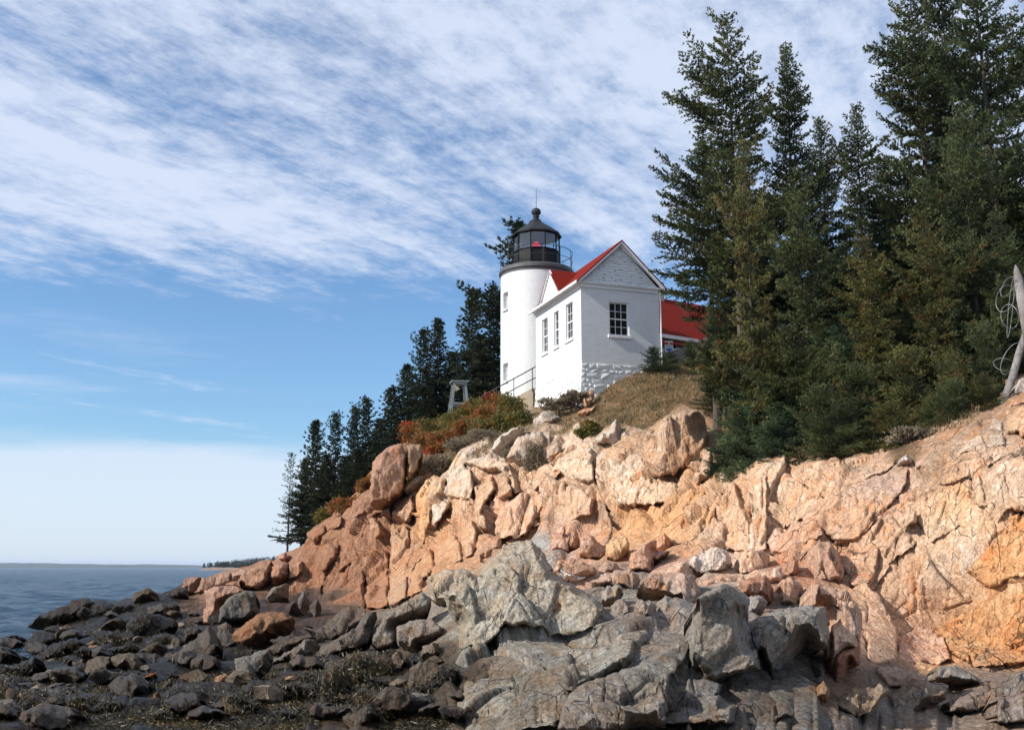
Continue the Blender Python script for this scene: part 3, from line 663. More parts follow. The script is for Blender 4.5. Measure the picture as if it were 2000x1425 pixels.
block('D', [(750,990),(870,940),(1100,905),(1300,820),(1500,770),(1555,880),(1480,1040),(1390,1170),(1250,1225),(1100,1230),(860,1240),(780,1120)], .35, .1, col=(.54,.345,.19))
block('D', [(1500,780),(1640,755),(1700,900),(1765,1020),(1765,1230),(1580,1225),(1420,1200),(1480,1080),(1560,900)], .6, .3, col=(.53,.37,.25))
block('D', [(1700,930),(1750,760),(1830,660),(1875,700),(1875,1240),(1800,1240),(1775,1000)], .6, .2, col=(.56,.42,.3))
block('G', [(185,680),(200,560),(250,500),(300,490),(330,440),(460,405),(475,470),(420,640),(340,900),(320,1010),(250,1040),(225,820)], .5, .2, col=(.56,.43,.31))
block('G', [(545,600),(555,500),(600,465),(800,462),(950,388),(1070,362),(1185,400),(1160,480),(1060,560),(950,604),(830,606),(620,650)], .8, .05, amp=.55, col=(.55,.40,.28))
block('G', [(700,740),(840,610),(1100,510),(1250,500),(1240,620),(1130,760),(960,960),(900,1015),(790,1015),(695,930)], .5, -.1, amp=.5)
block('G', [(590,680),(620,640),(830,600),(700,720),(690,860),(500,850),(430,900),(540,760)], .5, .1, amp=.5, col=(.56,.42,.29))
block('G', [(1280,520),(1290,470),(1365,418),(1425,425),(1430,520),(1320,530)], .4, .2, col=(.5,.36,.27))
block('G', [(1770,390),(1760,260),(1800,180),(1870,195),(1900,340),(1850,380)], .55, .1, amp=.5, col=(.50,.41,.32))
block('G', [(1880,300),(1872,120),(2060,95),(2060,290),(1960,300)], .7, .3, col=(.55,.38,.24))
block('G', [(1900,105),(1890,70),(2060,30),(2060,90)], .8, .1, T=.7, col=(.5,.3,.2))
block('G', [(1470,360),(1560,310),(1740,270),(1755,400),(1600,440),(1480,420)], .35, .1, amp=.5, col=(.57,.46,.35))
block('G', [(1430,520),(1490,450),(1640,440),(1850,400),(1880,440),(1690,560),(1500,640),(1430,640)], .3, .1, amp=.5)
block('G', [(1240,720),(1440,640),(1640,520),(1655,760),(1590,900),(1400,1000),(1300,860)], .25, -.1, amp=.4)
block('G', [(1650,560),(1880,450),(2060,420),(2060,800),(1900,820),(1850,900),(1660,760)], .45, .2, amp=.45)
block('G', [(1850,920),(1900,830),(2060,800),(2060,1230),(1900,1260),(1770,1310),(1600,1200)], .3, .1, amp=.45, col=(.53,.31,.15))
block('G', [(930,980),(1120,780),(1230,880),(1310,1000),(1160,1100),(1000,1330),(860,1300),(870,1050)], .22, .1, amp=.45)
block('G', [(300,960),(390,880),(550,860),(690,870),(695,950),(600,1000),(505,1095),(360,1075)], 1.0, .2, T=1.2, col=(.53,.36,.26))
block('F', [(1480,590),(1700,480),(1830,400),(2060,300),(2060,780),(1950,800),(1800,800),(1640,770),(1560,700)], .2, -.1, amp=.4, col=(.47,.28,.145))
block('F', [(1010,390),(1080,330),(1180,400),(1300,600),(1290,800),(1130,800),(1110,640)], .3, .2, amp=.5, col=(.54,.36,.24))
block('F', [(1290,780),(1300,620),(1420,560),(1560,640),(1600,760),(1500,800)], .35, .1, amp=.5, col=(.58,.38,.27))
# --- boulders and blocks that stand on or before the cliff
stone('D', [(960,600),(970,500),(990,465),(1040,400),(1060,340),(1150,260),(1200,232),(1290,213),(1360,228),(1410,280),(1430,350),(1442,480),(1460,560),(1500,680),(1440,745),(1340,775),(1260,690),(1040,718),(990,650)],
      label='tall upright tan boulder leaning on the cliff edge below the brown grass', lean=.25, T=1.6, w=16, col=(.47,.345,.24), warp=2, front=1.0)
stone('D', [(1150,300),(1200,255),(1205,330),(1190,460),(1200,560),(1150,640),(1060,560),(1050,400)], 'boulder', 'curled brown flake on the left flank of the tall upright boulder', lean=.3, T=.6, w=9, col=(.33,.22,.155), front=.968)
stone('D', [(1380,640),(1400,560),(1445,500),(1470,560),(1500,680),(1440,745),(1350,760)], label='angular pale stone wedged at the right foot of the tall upright boulder', T=.6, col=(.5,.37,.27), front=.975)
stone('D', [(605,440),(650,410),(700,390),(740,300),(775,288),(800,350),(800,420),(760,520),(700,480),(620,470)], 'boulder', 'jagged pale pinnacle of rock at the cliff edge below the grass slope', lean=.3, T=.7, col=PALE)
stone('D', [(805,500),(800,400),(840,388),(862,460),(850,500)], 'boulder', 'narrow pale block right beside the jagged pinnacle', T=.5, col=PALE)
stone('D', [(860,470),(855,400),(900,383),(935,445),(900,480)], 'boulder', 'small pale block between the pinnacle and the tall upright boulder', T=.5, col=(.52,.44,.36))
stone('C', [(1425,270),(1440,230),(1480,195),(1530,155),(1620,113),(1665,130),(1610,200),(1530,250),(1460,295)], 'boulder', 'long smooth whitish rock on the crest left below the white house', T=.8, col=PALE)
stone('C', [(1715,75),(1790,5),(1840,10),(1900,50),(1860,130),(1740,125)], 'boulder', 'whitish rock at the foot of the white stone foundation', T=.7, col=PALE)
stone('C', [(1530,330),(1600,190),(1700,150),(1840,140),(1850,260),(1740,360),(1620,380)], 'boulder', 'knobbly heap of tan rock on the crest below the orange shrubs', T=.9, col=(.5,.41,.32), amp=1.3)
stone('C', [(1805,335),(1810,275),(1870,235),(1926,250),(1926,320),(1850,370)], 'boulder', 'grey-tan rock standing in the dry shrub on the cliff top', T=.6, col=(.46,.37,.29))
stone('C', [(810,560),(830,510),(900,460),(960,450),(950,500),(880,560),(830,580)], 'boulder', 'pale broken rock right behind the tall brown pillar of the cliff', T=.6, col=CREAM)
stone('P', [(1138,788),(1142,772),(1152,760),(1162,768),(1156,788),(1146,798)], 'boulder', 'pale upright stone at the corner of the white foundation', T=.4, col=TAN)
stone('P', [(1126,806),(1145,797),(1166,790),(1158,806),(1140,812)], 'boulder', 'flat pinkish stone in the grass below the white foundation', T=.4, col=(.5,.31,.21))
stone('G', [(1190,485),(1200,450),(1232,422),(1272,450),(1272,490)], 'boulder', 'small whitish stone sitting on top of the big pink slab', T=.35, col=(.58,.52,.47))
stone('G', [(1228,890),(1250,805),(1300,785),(1305,860),(1240,885)], 'boulder', 'small oval stone stuck in the middle of the big pink slab', T=.3, col=(.56,.42,.3), front=.975)
stone('P', [(1984,768),(1982,756),(1990,740),(2004,736),(2016,742),(2018,768)], 'boulder', 'round pale boulder beside the foot of the driftwood post', lean=.2, T=.5, col=(.52,.47,.43), front=1.0)
# talus
stone('D', [(285,1260),(290,1120),(380,1068),(395,1130),(430,1120),(420,1240),(360,1270)], 'boulder', 'cracked pink block behind the tip of the grey pyramid rock', T=.8, col=(.5,.33,.24))
stone('D', [(425,1245),(430,1120),(470,1088),(495,1180),(497,1250)], 'boulder', 'upright brown-pink block with a flat dark face, left of the slot in the cliff', lean=.1, T=.5, col=(.40,.25,.18))
stone('D', [(495,1280),(500,1160),(570,1128),(650,1195),(695,1240),(690,1310),(580,1315)], 'boulder', 'pointed pink boulder at the foot of the dark slot in the cliff', T=.8, col=(.48,.32,.23))
stone('D', [(690,1290),(690,1205),(815,1138),(862,1200),(862,1275),(760,1335)], 'boulder', 'square ochre boulder right of the dark slot in the cliff', T=.8, col=(.56,.38,.2), side=.5)
stone('D', [(1050,1250),(1065,1160),(1120,1128),(1163,1180),(1163,1240),(1100,1270)], 'boulder', 'five-sided pink boulder under the orange wall of the cliff', T=.6, col=(.52,.33,.23))
stone('D', [(860,1330),(870,1270),(990,1200),(1060,1170),(1060,1260),(1160,1250),(1200,1240),(1040,1330),(1040,1400),(860,1400)], 'boulder', 'low pink ledge in front of the orange wall of the cliff', T=.8, col=(.5,.32,.23))
stone('E', [(860,345),(890,262),(1000,250),(1140,300),(1158,350),(1100,390),(1040,408),(930,372)], 'boulder', 'brown slab with a white quartz rim beside the grey pyramid rock', T=.45, col=(.42,.28,.2), w=12)
stone('E', [(870,330),(895,275),(905,310),(960,350),(1040,375),(1100,378),(1040,402),(930,385)], 'boulder', 'thin curved white quartz rim under the brown slab', T=.3, col=(.74,.68,.62), front=.97, amp=.4)
stone('E', [(1155,340),(1220,265),(1300,280),(1330,330),(1230,360)], 'boulder', 'split grey and pink stone right of the quartz-rimmed slab', T=.5, col=(.38,.28,.22))
stone('E', [(1195,520),(1200,470),(1230,435),(1335,440),(1355,500),(1270,560)], 'boulder', 'grey boulder in the notch behind the pyramid rock, highest of four', T=.6, col=LG)
stone('E', [(1250,650),(1250,600),(1290,538),(1350,520),(1392,580),(1402,650),(1330,700),(1270,700)], 'boulder', 'rounded grey boulder touching the right foot of the pyramid rock', T=.8, col=(.30,.26,.22), side=-.4)
stone('E', [(1410,640),(1425,575),(1445,538),(1520,528),(1582,580),(1575,680),(1500,700),(1430,660)], 'boulder', 'grey-tan boulder with a hollow face, second right of the pyramid rock', T=.8, col=(.34,.29,.23))
stone('E', [(1580,600),(1590,555),(1640,505),(1712,545),(1722,640),(1650,668),(1600,640)], 'boulder', 'square grey-tan boulder, third right of the pyramid rock', T=.7, col=(.30,.26,.21))
stone('E', [(1445,470),(1480,400),(1600,355),(1700,345),(1835,365),(1885,480),(1855,570),(1795,610),(1715,550),(1600,530),(1500,500)], 'boulder', 'large boulder, pink above and lichen grey below, left of the crumpled grey rock', T=1.0, col=(.42,.31,.24))
stone('E', [(1120,420),(1200,350),(1400,330),(1480,400),(1450,470),(1340,440),(1230,435)], 'boulder', 'low pinkish boulder behind the four grey boulders', T=.8, col=(.46,.34,.26))
stone('F', [(-60,330),(-20,270),(60,220),(125,198),(140,250),(185,320),(100,330),(0,325)], 'boulder', 'pale pink block with a dark notch left of the white dome rock', T=.7, col=(.58,.44,.34))
stone('F', [(120,250),(150,185),(280,133),(350,160),(378,230),(330,285),(200,312)], 'boulder', 'white smooth dome-shaped rock below the cliff', T=1.0, col=(.66,.56,.47), amp=.5)
stone('F', [(395,260),(402,200),(450,148),(540,155),(578,190),(585,280),(500,296),(410,292)], 'boulder', 'pale square boulder right of the white dome rock', T=.9, col=(.62,.47,.35), side=.4)
stone('F', [(180,400),(180,322),(340,280),(435,300),(440,385),(380,362),(260,410)], 'boulder', 'pink boulder just above the crumpled grey rock', T=.8, col=(.55,.37,.27))
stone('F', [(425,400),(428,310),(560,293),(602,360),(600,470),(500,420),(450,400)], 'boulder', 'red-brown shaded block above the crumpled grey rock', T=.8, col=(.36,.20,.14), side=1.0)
stone('F', [(585,320),(600,260),(640,240),(660,300),(650,330)], 'boulder', 'small pale wedge between the square boulder and the pink columns', T=.4, col=(.56,.43,.34))
stone('F', [(690,290),(695,215),(735,205),(748,270),(730,300)], 'boulder', 'thin upright red-pink stone behind the pink columns', lean=.1, T=.4, col=(.42,.26,.19), side=.6)
stone('F', [(635,465),(640,330),(700,298),(760,345),(770,380),(740,465)], 'boulder', 'pink column-like block behind the right grey rock', lean=.2, T=.7, col=(.54,.36,.26))
stone('F', [(740,470),(755,370),(790,360),(818,440),(800,470)], 'boulder', 'narrow pink pointed block next to the column-like block', lean=.1, T=.4, col=(.50,.33,.23), side=.7)
stone('F', [(790,350),(785,160),(860,88),(925,110),(965,170),(1005,260),(1000,300),(965,360),(870,350)], 'boulder', 'tall square pink block standing against the smooth slab', lean=.15, T=1.2, col=(.47,.315,.235), amp=1.3, w=12)
stone('F', [(808,470),(806,355),(880,345),(1000,370),(1050,440),(1095,490),(1088,700),(1085,795),(1020,805),(960,885),(905,875),(905,720),(915,560),(890,470)], 'boulder',
      'tall pink buttress with a red-brown foot left of the smooth slab', lean=.2, T=1.2, col=(.56,.40,.30), amp=1.5, w=12)
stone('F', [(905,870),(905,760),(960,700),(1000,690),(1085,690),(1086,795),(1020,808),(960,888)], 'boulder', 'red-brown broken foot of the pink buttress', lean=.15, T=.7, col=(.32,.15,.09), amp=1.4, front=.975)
# grey foreground
stone('E', [(200,880),(195,700),(125,620),(85,480),(330,380),(400,260),(510,140),(640,130),(700,112),(765,170),(850,300),(862,345),(1040,450),(1180,540),(1250,640),(1268,705),(1100,760),(730,780),(520,800),(400,870)],
      label='big pale grey pyramid-shaped rock in front of the pink cliff', lean=.75, T=1.5, w=14, col=(.375,.33,.25), amp=.65, step=2.3)
stone('E', [(-20,500),(-20,380),(90,330),(240,320),(330,385),(300,480),(130,580),(60,560)], 'boulder', 'broken grey-yellow shoulder left of the pyramid rock', lean=.6, T=1.0, col=(.38,.33,.25))
stone('E', [(155,1420),(170,1000),(250,870),(430,860),(520,740),(730,745),(950,718),(1300,700),(1500,690),(1530,780),(1480,870),(1440,970),(1300,1020),(1100,1130),(960,1220),(900,1420)],
      label='broad layered dark grey ledge filling the foreground below the pyramid rock', follow=True, out=.45, T=.9, w=10, col=(.28,.255,.205), amp=1.3, layered=1)
stone('E', [(880,1440),(940,1230),(1000,1150),(1300,1050),(1500,960),(1700,850),(1850,760),(1880,820),(1760,1000),(1680,1120),(1640,1440)], 'boulder',
      'long slanting rib of crumpled grey rock with a pink vein in the foreground', follow=True, out=.75, T=.8, side=-.2, col=(.22,.195,.16), layered=1, amp=1.4)
stone('F', [(-90,830),(-30,740),(60,670),(120,650),(150,760),(170,860),(330,880),(300,960),(420,1000),(380,1120),(-110,1120),(-60,960)], 'boulder', 'smooth tall grey foreground block left of the overhanging rock', follow=True, out=.30, T=.6, col=(.20,.185,.16), amp=1.3)
stone('F', [(120,700),(140,560),(150,470),(250,395),(380,362),(445,400),(472,440),(462,560),(500,640),(545,760),(550,850),(385,872),(200,888),(135,870)], label='great rounded grey rock overhanging a black hollow in the foreground',
      lean=-.12, T=1.5, w=16, col=(.27,.24,.195), amp=1.0, layered=-1, front=.955)
stone('F', [(455,500),(470,410),(540,405),(572,440),(560,480),(500,520)], 'boulder', 'crumpled light grey knob on top of the great rounded grey rock', lean=.3, T=.6, col=(.27,.265,.25), amp=1.5, front=.99)
stone('F', [(455,560),(560,492),(700,465),(800,462),(892,470),(918,560),(912,695),(850,722),(770,700),(690,800),(600,850),(560,840),(520,740)], label='pale grey wedge-shaped rock resting right of the great rounded grey rock',
      lean=-.05, T=1.3, w=14, col=(.29,.27,.225), amp=.9, layered=1, front=.965)
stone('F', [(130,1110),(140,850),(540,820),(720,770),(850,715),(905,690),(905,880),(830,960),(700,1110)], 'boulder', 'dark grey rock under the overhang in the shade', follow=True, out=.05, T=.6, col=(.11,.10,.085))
stone('F', [(830,1000),(832,930),(880,878),(918,940),(905,1010)], 'boulder', 'small brown stone under the shaded overhang', T=.4, col=(.3,.2,.12))
stone('F', [(1035,880),(1040,840),(1090,818),(1240,798),(1380,830),(1475,860),(1440,905),(1300,925),(1100,910)], 'boulder', 'flat pink-grey rock at the foot of the smooth slab', lean=.8, T=.5, col=(.38,.28,.21))
stone('F', [(1490,880),(1492,840),(1540,798),(1625,800),(1745,870),(1815,885),(1760,920),(1600,900)], 'boulder', 'blue-grey angular rock at the foot of the ochre wall', lean=.6, T=.6, col=(.24,.24,.22))
stone('F', [(915,1040),(920,1010),(1050,920),(1200,898),(1255,940),(1185,1020),(1000,1080)], 'boulder', 'tan rubbly stone in the bottom right foreground', lean=.6, T=.5, col=(.30,.23,.16), amp=1.3)
stone('F', [(1240,1070),(1250,955),(1400,868),(1585,900),(1565,985),(1400,1060)], 'boulder', 'grey-brown ribbed stone right of the tan rubbly stone', lean=.5, T=.6, col=(.24,.195,.15), amp=1.3)
stone('F', [(1575,1060),(1580,1000),(1740,928),(1845,940),(1850,1020),(1700,1070)], 'boulder', 'long pinkish grey stone at the very bottom right', lean=.6, T=.5, col=(.27,.22,.18))
stone('F', [(1890,960),(1900,890),(1960,825),(2060,820),(2060,960)], 'boulder', 'grey boulder in the bottom right corner below the ochre wall', lean=.4, T=.6, col=(.2,.185,.165))
stone('F', [(1850,1110),(1860,965),(2060,945),(2060,1110)], 'boulder', 'lowest grey boulder in the bottom right corner', lean=.4, T=.6, col=(.24,.2,.17), front=.96)
# left middle rocks
W1 = dict(lean=.6)
stone('B', [(1335,930),(1335,820),(1420,700),(1560,620),(1690,555),(1760,600),(1700,720),(1520,775),(1510,850),(1480,935),(1360,955)], 'boulder', 'grey outcrop rising left of the pyramid rock', lean=.6, T=1.0, col=(.23,.205,.165))
stone('B', [(1515,930),(1510,800),(1600,748),(1740,740),(1835,800),(1840,900),(1700,935),(1660,985)], 'boulder', 'grey-tan rounded block between the outcrop and the pyramid rock', lean=.4, T=.9, col=(.24,.20,.155))
stone('B', [(900,1045),(980,930),(1120,860),(1230,800),(1290,700),(1365,688),(1330,780),(1325,900),(1240,950),(1140,955),(1000,1005)], 'boulder', 'long slanting grey ledge ending in a black cleft', lean=.8, T=.8, col=(.13,.115,.095))
stone('B', [(860,800),(990,800),(1040,750),(1100,690),(1180,640),(1290,650),(1300,700),(1220,790),(1100,850),(960,900)], 'boulder', 'dark grey rounded ledge right at the foot of the brown cliff', lean=.7, T=.8, col=(.12,.105,.085))
stone('B', [(635,1075),(660,1010),(800,930),(870,880),(960,880),(930,960),(860,1045),(740,1065)], 'boulder', 'tilted brown-grey slab above the seaweed bank', lean=.9, T=.6, col=(.17,.145,.12))
stone('B', [(380,1010),(480,1000),(560,965),(640,955),(635,1010),(575,1110),(430,1205),(400,1110)], 'boulder', 'bare grey slab dipping into the seaweed at the bottom', lean=.9, T=.6, col=(.19,.18,.155))
stone('B', [(600,950),(700,890),(850,850),(960,860),(880,900),(780,950),(650,1000)], 'boulder', 'cracked dark brown rock in the middle of the lower shore', lean=.8, T=.6, col=(.09,.075,.055))
stone('B', [(360,870),(400,820),(540,712),(640,690),(710,690),(785,720),(775,780),(680,830),(600,885),(500,945),(380,905)], label='rust-brown boulder with a smooth slanting top on the lower shore', lean=.6, T=1.0, w=12, col=(.27,.155,.085), amp=.7)
stone('A', [(1500,690),(1530,580),(1545,540),(1530,440),(1600,398),(1700,395),(1785,402),(1855,440),(1745,520),(1665,560),(1645,675)], label='big square salmon-pink boulder on the left shore', lean=.3, T=1.6, w=8, col=(.42,.27,.2), amp=.6)
stone('A', [(1650,680),(1650,575),(1715,500),(1765,450),(1850,432),(1905,440),(1925,520),(1922,600),(1840,655),(1750,675)], label='black-sided boulder with a pale flat top leaning on the salmon-pink boulder', lean=.25, T=1.3, w=8, col=(.16,.15,.13), front=.95)
stone('A', [(1620,800),(1640,690),(1700,670),(1745,700),(1740,780),(1700,830)], 'boulder', 'small crumbled grey rock below the black-sided boulder', T=.6, col=(.14,.125,.1))
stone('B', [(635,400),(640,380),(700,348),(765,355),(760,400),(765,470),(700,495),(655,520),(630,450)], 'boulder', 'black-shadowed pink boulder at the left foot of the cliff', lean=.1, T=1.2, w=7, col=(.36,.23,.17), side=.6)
stone('B', [(765,470),(760,360),(855,338),(875,400),(835,450)], 'boulder', 'pink boulder with a white streak beside the shadowed pink boulder', lean=.2, T=1.0, w=7, col=(.42,.28,.2))
stone('B', [(690,320),(700,285),(740,278),(750,310),(730,345)], 'boulder', 'small round pink stone beneath the thin lone spruce', T=.6, col=(.44,.3,.23))
stone('B', [(310,500),(480,400),(560,345),(630,325),(640,380),(640,500),(560,560),(430,520)], 'boulder', 'long pink-brown ridge of rock running down to the sea', lean=.8, T=1.5, w=7, col=(.33,.21,.14), amp=1.4)
stone('B', [(365,470),(370,418),(440,392),(485,425),(430,475)], 'boulder', 'pink knob with a dark hollow on the spit', T=.9, w=6, col=(.36,.25,.19))
stone('B', [(245,510),(250,460),(290,420),(360,420),(350,495),(270,520)], 'boulder', 'second pink knob from the seaward end of the spit', T=.9, w=6, col=(.34,.23,.17))
stone('B', [(100,560),(160,450),(250,440),(250,510),(200,545)], 'boulder', 'low pink rock near the seaward end of the spit', T=.8, w=6, col=(.3,.2,.145))
stone('B', [(10,540),(35,460),(100,448),(165,450),(110,560),(30,570)], 'boulder', 'last pinkish rock at the seaward end of the spit', T=.8, w=6, col=(.26,.175,.13))
stone('B', [(600,600),(640,530),(760,490),(740,600),(640,640)], 'boulder', 'dull grey slab under the black-shadowed pink boulder', lean=.7, T=.8, col=(.19,.165,.13))
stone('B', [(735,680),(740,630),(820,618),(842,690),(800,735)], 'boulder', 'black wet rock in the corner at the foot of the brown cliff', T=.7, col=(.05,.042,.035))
stone('B', [(820,720),(830,600),(870,545),(900,600),(880,720)], 'boulder', 'black and white streaked splinter at the foot of the brown cliff', lean=.1, T=.5, col=(.16,.15,.14))
stone('B', [(900,740),(910,640),(960,590),(990,640),(960,740)], 'boulder', 'second dark splinter right of the streaked one', lean=.1, T=.5, col=(.1,.09,.08))
# the weedy shore
DK = (.032, .025, .016)
wk = dict(T=.9, w=9, lean=.8)
A_ROCKS = [
 ([(200,720),(220,690),(330,600),(440,555),(515,545),(530,505),(640,488),(688,510),(690,545),(600,600),(500,650),(350,715)], (.06,.045,.028), 'long black weedy ridge against the sea', True),
 ([(680,560),(690,535),(760,512),(850,528),(868,590),(760,610),(640,645),(570,625),(600,560)], (.035,.028,.02), 'black hump right of the long weedy ridge', True),
 ([(850,590),(860,540),(930,520),(960,530),(1000,560),(960,600)], (.05,.04,.028), 'low weedy rock between the black hump and the knobbly rock', True),
 ([(985,520),(1000,458),(1090,413),(1130,413),(1185,460),(1160,505),(1050,525)], (.13,.115,.085), 'knobbly grey-brown rock sticking up against the sea', False),
 ([(1190,480),(1280,440),(1360,405),(1400,420),(1400,470),(1280,490)], (.05,.035,.025), 'dark weedy rock at the base of the spit', True),
 ([(1100,600),(1105,560),(1225,522),(1262,560),(1240,605),(1115,620)], (.12,.11,.09), 'dark grey rounded rock below the knobbly rock', False),
 ([(410,800),(418,755),(470,708),(530,693),(570,730),(622,775),(600,805),(430,812)], (.2,.175,.12), 'tan domed rock in the weed near the water', False),
 ([(722,775),(725,750),(760,700),(830,653),(922,660),(900,692),(860,718),(800,718),(745,780)], (.28,.25,.2), 'pale jagged slab in the middle of the weed', False),
 ([(628,1075),(640,980),(720,918),(812,920),(825,960),(790,1065),(700,1085)], (.2,.185,.15), 'light grey cracked slab, left one of the pair in the weed', False),
 ([(830,960),(832,935),(900,903),(1000,903),(1065,960),(1062,1025),(990,1082),(950,1035),(860,1000)], (.2,.18,.145), 'light grey cracked slab, right one of the pair in the weed', False),
 ([(540,1010),(545,970),(620,948),(638,990),(590,1035)], (.17,.155,.12), 'small grey stone left of the pair of cracked slabs', False),
 ([(1255,1000),(1310,900),(1480,780),(1520,740),(1580,698),(1612,780),(1638,830),(1600,900),(1485,1018),(1290,1015)], (.165,.155,.135), 'large flat grey slab crossed by cracks', False),
 ([(1178,980),(1180,950),(1222,922),(1260,935),(1255,978),(1190,985)], (.17,.15,.12), 'small stone at the left edge of the large cracked slab', False),
 ([(1232,950),(1240,905),(1292,888),(1302,930),(1262,958)], (.15,.14,.11), 'stone lying above the small one by the large cracked slab', False),
 ([(1040,920),(1045,895),(1100,850),(1200,823),(1242,870),(1205,915),(1060,925)], (.12,.1,.075), 'brown-grey rock above the right cracked slab', False),
 ([(1135,830),(1145,795),(1250,780),(1262,820),(1180,838)], (.2,.17,.13), 'low pale stone above the brown-grey rock', False),
 ([(1260,850),(1280,790),(1330,780),(1370,820),(1340,870)], (.15,.13,.1), 'grey stone left above the large cracked slab', False),
 ([(1380,830),(1385,740),(1420,705),(1500,715),(1480,780),(1420,830)], (.14,.125,.1), 'boxy grey rock left of the black-sided boulder', False),
 ([(1028,1120),(1032,1095),(1090,1060),(1180,1053),(1192,1082),(1100,1115),(1050,1125)], (.42,.21,.11), 'bright orange flat stone among the weed', False),
 ([(1128,1270),(1130,1235),(1180,1188),(1202,1250),(1150,1295)], (.36,.19,.09), 'rusty orange stone at the bottom among the weed', False),
 ([(1195,1170),(1205,1150),(1260,1098),(1345,1062),(1335,1092),(1260,1135),(1210,1170)], (.26,.2,.14), 'thin tan stone edge poking out of the weed', False),
 ([(45,1320),(50,1260),(80,1190),(200,1168),(272,1168),(275,1220),(190,1320)], (.17,.165,.13), 'greenish-grey rock at the bottom left', False),
 ([(185,1150),(200,1130),(280,1108),(315,1140),(270,1165)], (.17,.16,.13), 'small greenish stone above the bottom left rock', False),
 ([(480,1180),(490,1165),(560,1140),(590,1172),(540,1195)], (.15,.14,.11), 'small rounded grey stone near the bottom', False),
 ([(270,1200),(290,1150),(420,1120),(490,1130),(480,1170),(360,1200)], (.14,.125,.1), 'purplish grey stone right of the greenish-grey rock', False),
 ([(180,1350),(280,1230),(400,1200),(485,1240),(510,1350)], (.12,.115,.09), 'large rounded grey rock at the bottom edge, left', False),
 ([(-20,1000),(-20,850),(50,855),(92,910),(72,955),(20,995)], (.06,.052,.035), 'dark rock cut by the left edge of the picture', False),
 ([(-20,745),(0,715),(60,703),(165,712),(150,742),(0,750)], (.03,.024,.016), 'flat weedy reef in the water at the far left', True),
 ([(-20,850),(0,795),(60,768),(150,775),(185,800),(120,845),(0,855)], (.05,.035,.022), 'brown weedy hump in the water at the left', True),
 ([(85,990),(120,930),(182,928),(172,975)], (.17,.14,.1), 'small tan stone among the weed at the left', False),
 ([(635,850),(640,835),(700,808),(745,828),(700,850)], (.24,.21,.17), 'small pale stone below the jagged slab', False),
 ([(1225,620),(1230,595),(1300,568),(1335,590),(1305,635)], (.17,.14,.1), 'brownish stone right of the dark grey rounded rock', False),
 ([(950,700),(960,670),(1000,640),(1200,612),(1295,640),(1308,675),(1165,765),(1000,775)], DK, 'wide hump hidden under brown seaweed', True),
 ([(285,920),(290,890),(400,818),(560,788),(625,830),(565,905),(330,940)], DK, 'weed-covered hump below the tan domed rock', True),
 ([(180,900),(190,825),(260,748),(380,738),(415,790),(340,855),(220,890)], DK, 'weed-covered boulder between two tongues of water', True),
 ([(0,1060),(60,990),(180,960),(260,930),(250,1000),(120,1080)], DK, 'low weed-covered rock at the left margin', True),
 ([(560,900),(640,850),(820,870),(1000,830),(1050,900),(900,905),(720,925),(600,945)], DK, 'flat weed bank above the pair of cracked slabs', True),
 ([(1180,1200),(1300,1130),(1560,1100),(1760,1180),(1600,1290),(1250,1290)], DK, 'dark seaweed mound below the large cracked slab', True),
 ([(490,1260),(600,1190),(800,1210),(900,1280),(840,1340),(520,1340)], (.05,.042,.033), 'weedy rock at the bottom edge right of the rounded grey rock', True),
 ([(1220,1330),(1240,1290),(1330,1268),(1440,1280),(1450,1330)], (.13,.12,.1), 'flat bare stone at the very bottom edge', False),
]
for pts, col, lab, wd in A_ROCKS:
    stone('A', pts, 'boulder', lab, col=tuple(c*q_ for c, q_ in zip(col, (.58, .54, .48))), weed=wd, warp=3.0, **wk)
for pts, lab in (([(960,1350),(1010,1050),(1150,1010),(1180,1150),(1100,1350)], 'weed-draped rock left of the dark clefts'),
                 ([(1180,1200),(1160,980),(1350,960),(1470,1000),(1480,1100),(1350,1140)], 'dark block with clefts over the seaweed bank')):
    stone('B', pts, 'boulder', lab, col=(.08, .065, .045), lean=.5, T=.8, weed=True)
for lb_, (pts, c_) in zip(('narrow brown-grey block at the left of the dark cleft','big rugged block low in the dark cleft above the bottom edge','small tan splinter between the dark cleft and the layered ledge','squarish block high in the dark cleft under the grey-tan rounded block'), (([(1480,1100),(1480,980),(1540,970),(1590,1060),(1560,1110)], (.14,.11,.08)), ([(1590,1240),(1600,1080),(1680,1030),(1850,1080),(1830,1200),(1700,1260)], (.13,.11,.085)),
                ([(1820,1160),(1830,1090),(1880,1090),(1890,1180),(1850,1190)], (.2,.165,.12)), ([(1680,1010),(1690,930),(1800,910),(1830,1000),(1760,1050)], (.17,.14,.105)))):
    stone('B', pts, 'boulder', lb_, 'boulder', col=c_, lean=.4, T=.6)

rnd = random.Random(77)
for i in range(135):
    px = rnd.uniform(-5, 900); yt = float(np.interp(px, [0, 60, 180, 370, 560, 740, 900], [1255, 1240, 1195, 1180, 1200, 1230, 1300])); py = rnd.uniform(yt, 1400)
    k_ = .35+.9*(py-1170)/230; r1 = rnd.uniform(16, 46)*k_; r2 = r1*rnd.uniform(.35, .6); n_ = rnd.choice((6, 7, 8)); a0 = rnd.uniform(0, 6)
    pts = [(px+r1*math.cos(a0+2*math.pi*j/n_)*rnd.uniform(.75, 1.15), py+r2*math.sin(a0+2*math.pi*j/n_)*rnd.uniform(.75, 1.15)) for j in range(n_)]
    c_ = rnd.choice(((.03, .024, .016), (.022, .018, .012), (.05, .042, .032), (.075, .065, .05)))
    stone('P', pts, 'boulder', 'dark jagged wet rock packed among others on the lower shore', 'boulder', 'dark rocks packed on the lower shore', col=c_, weed=c_[0] < .04, T=.7, w=9, lean=rnd.uniform(.3, 1.0), side=rnd.uniform(-.3, .5), front=.975)
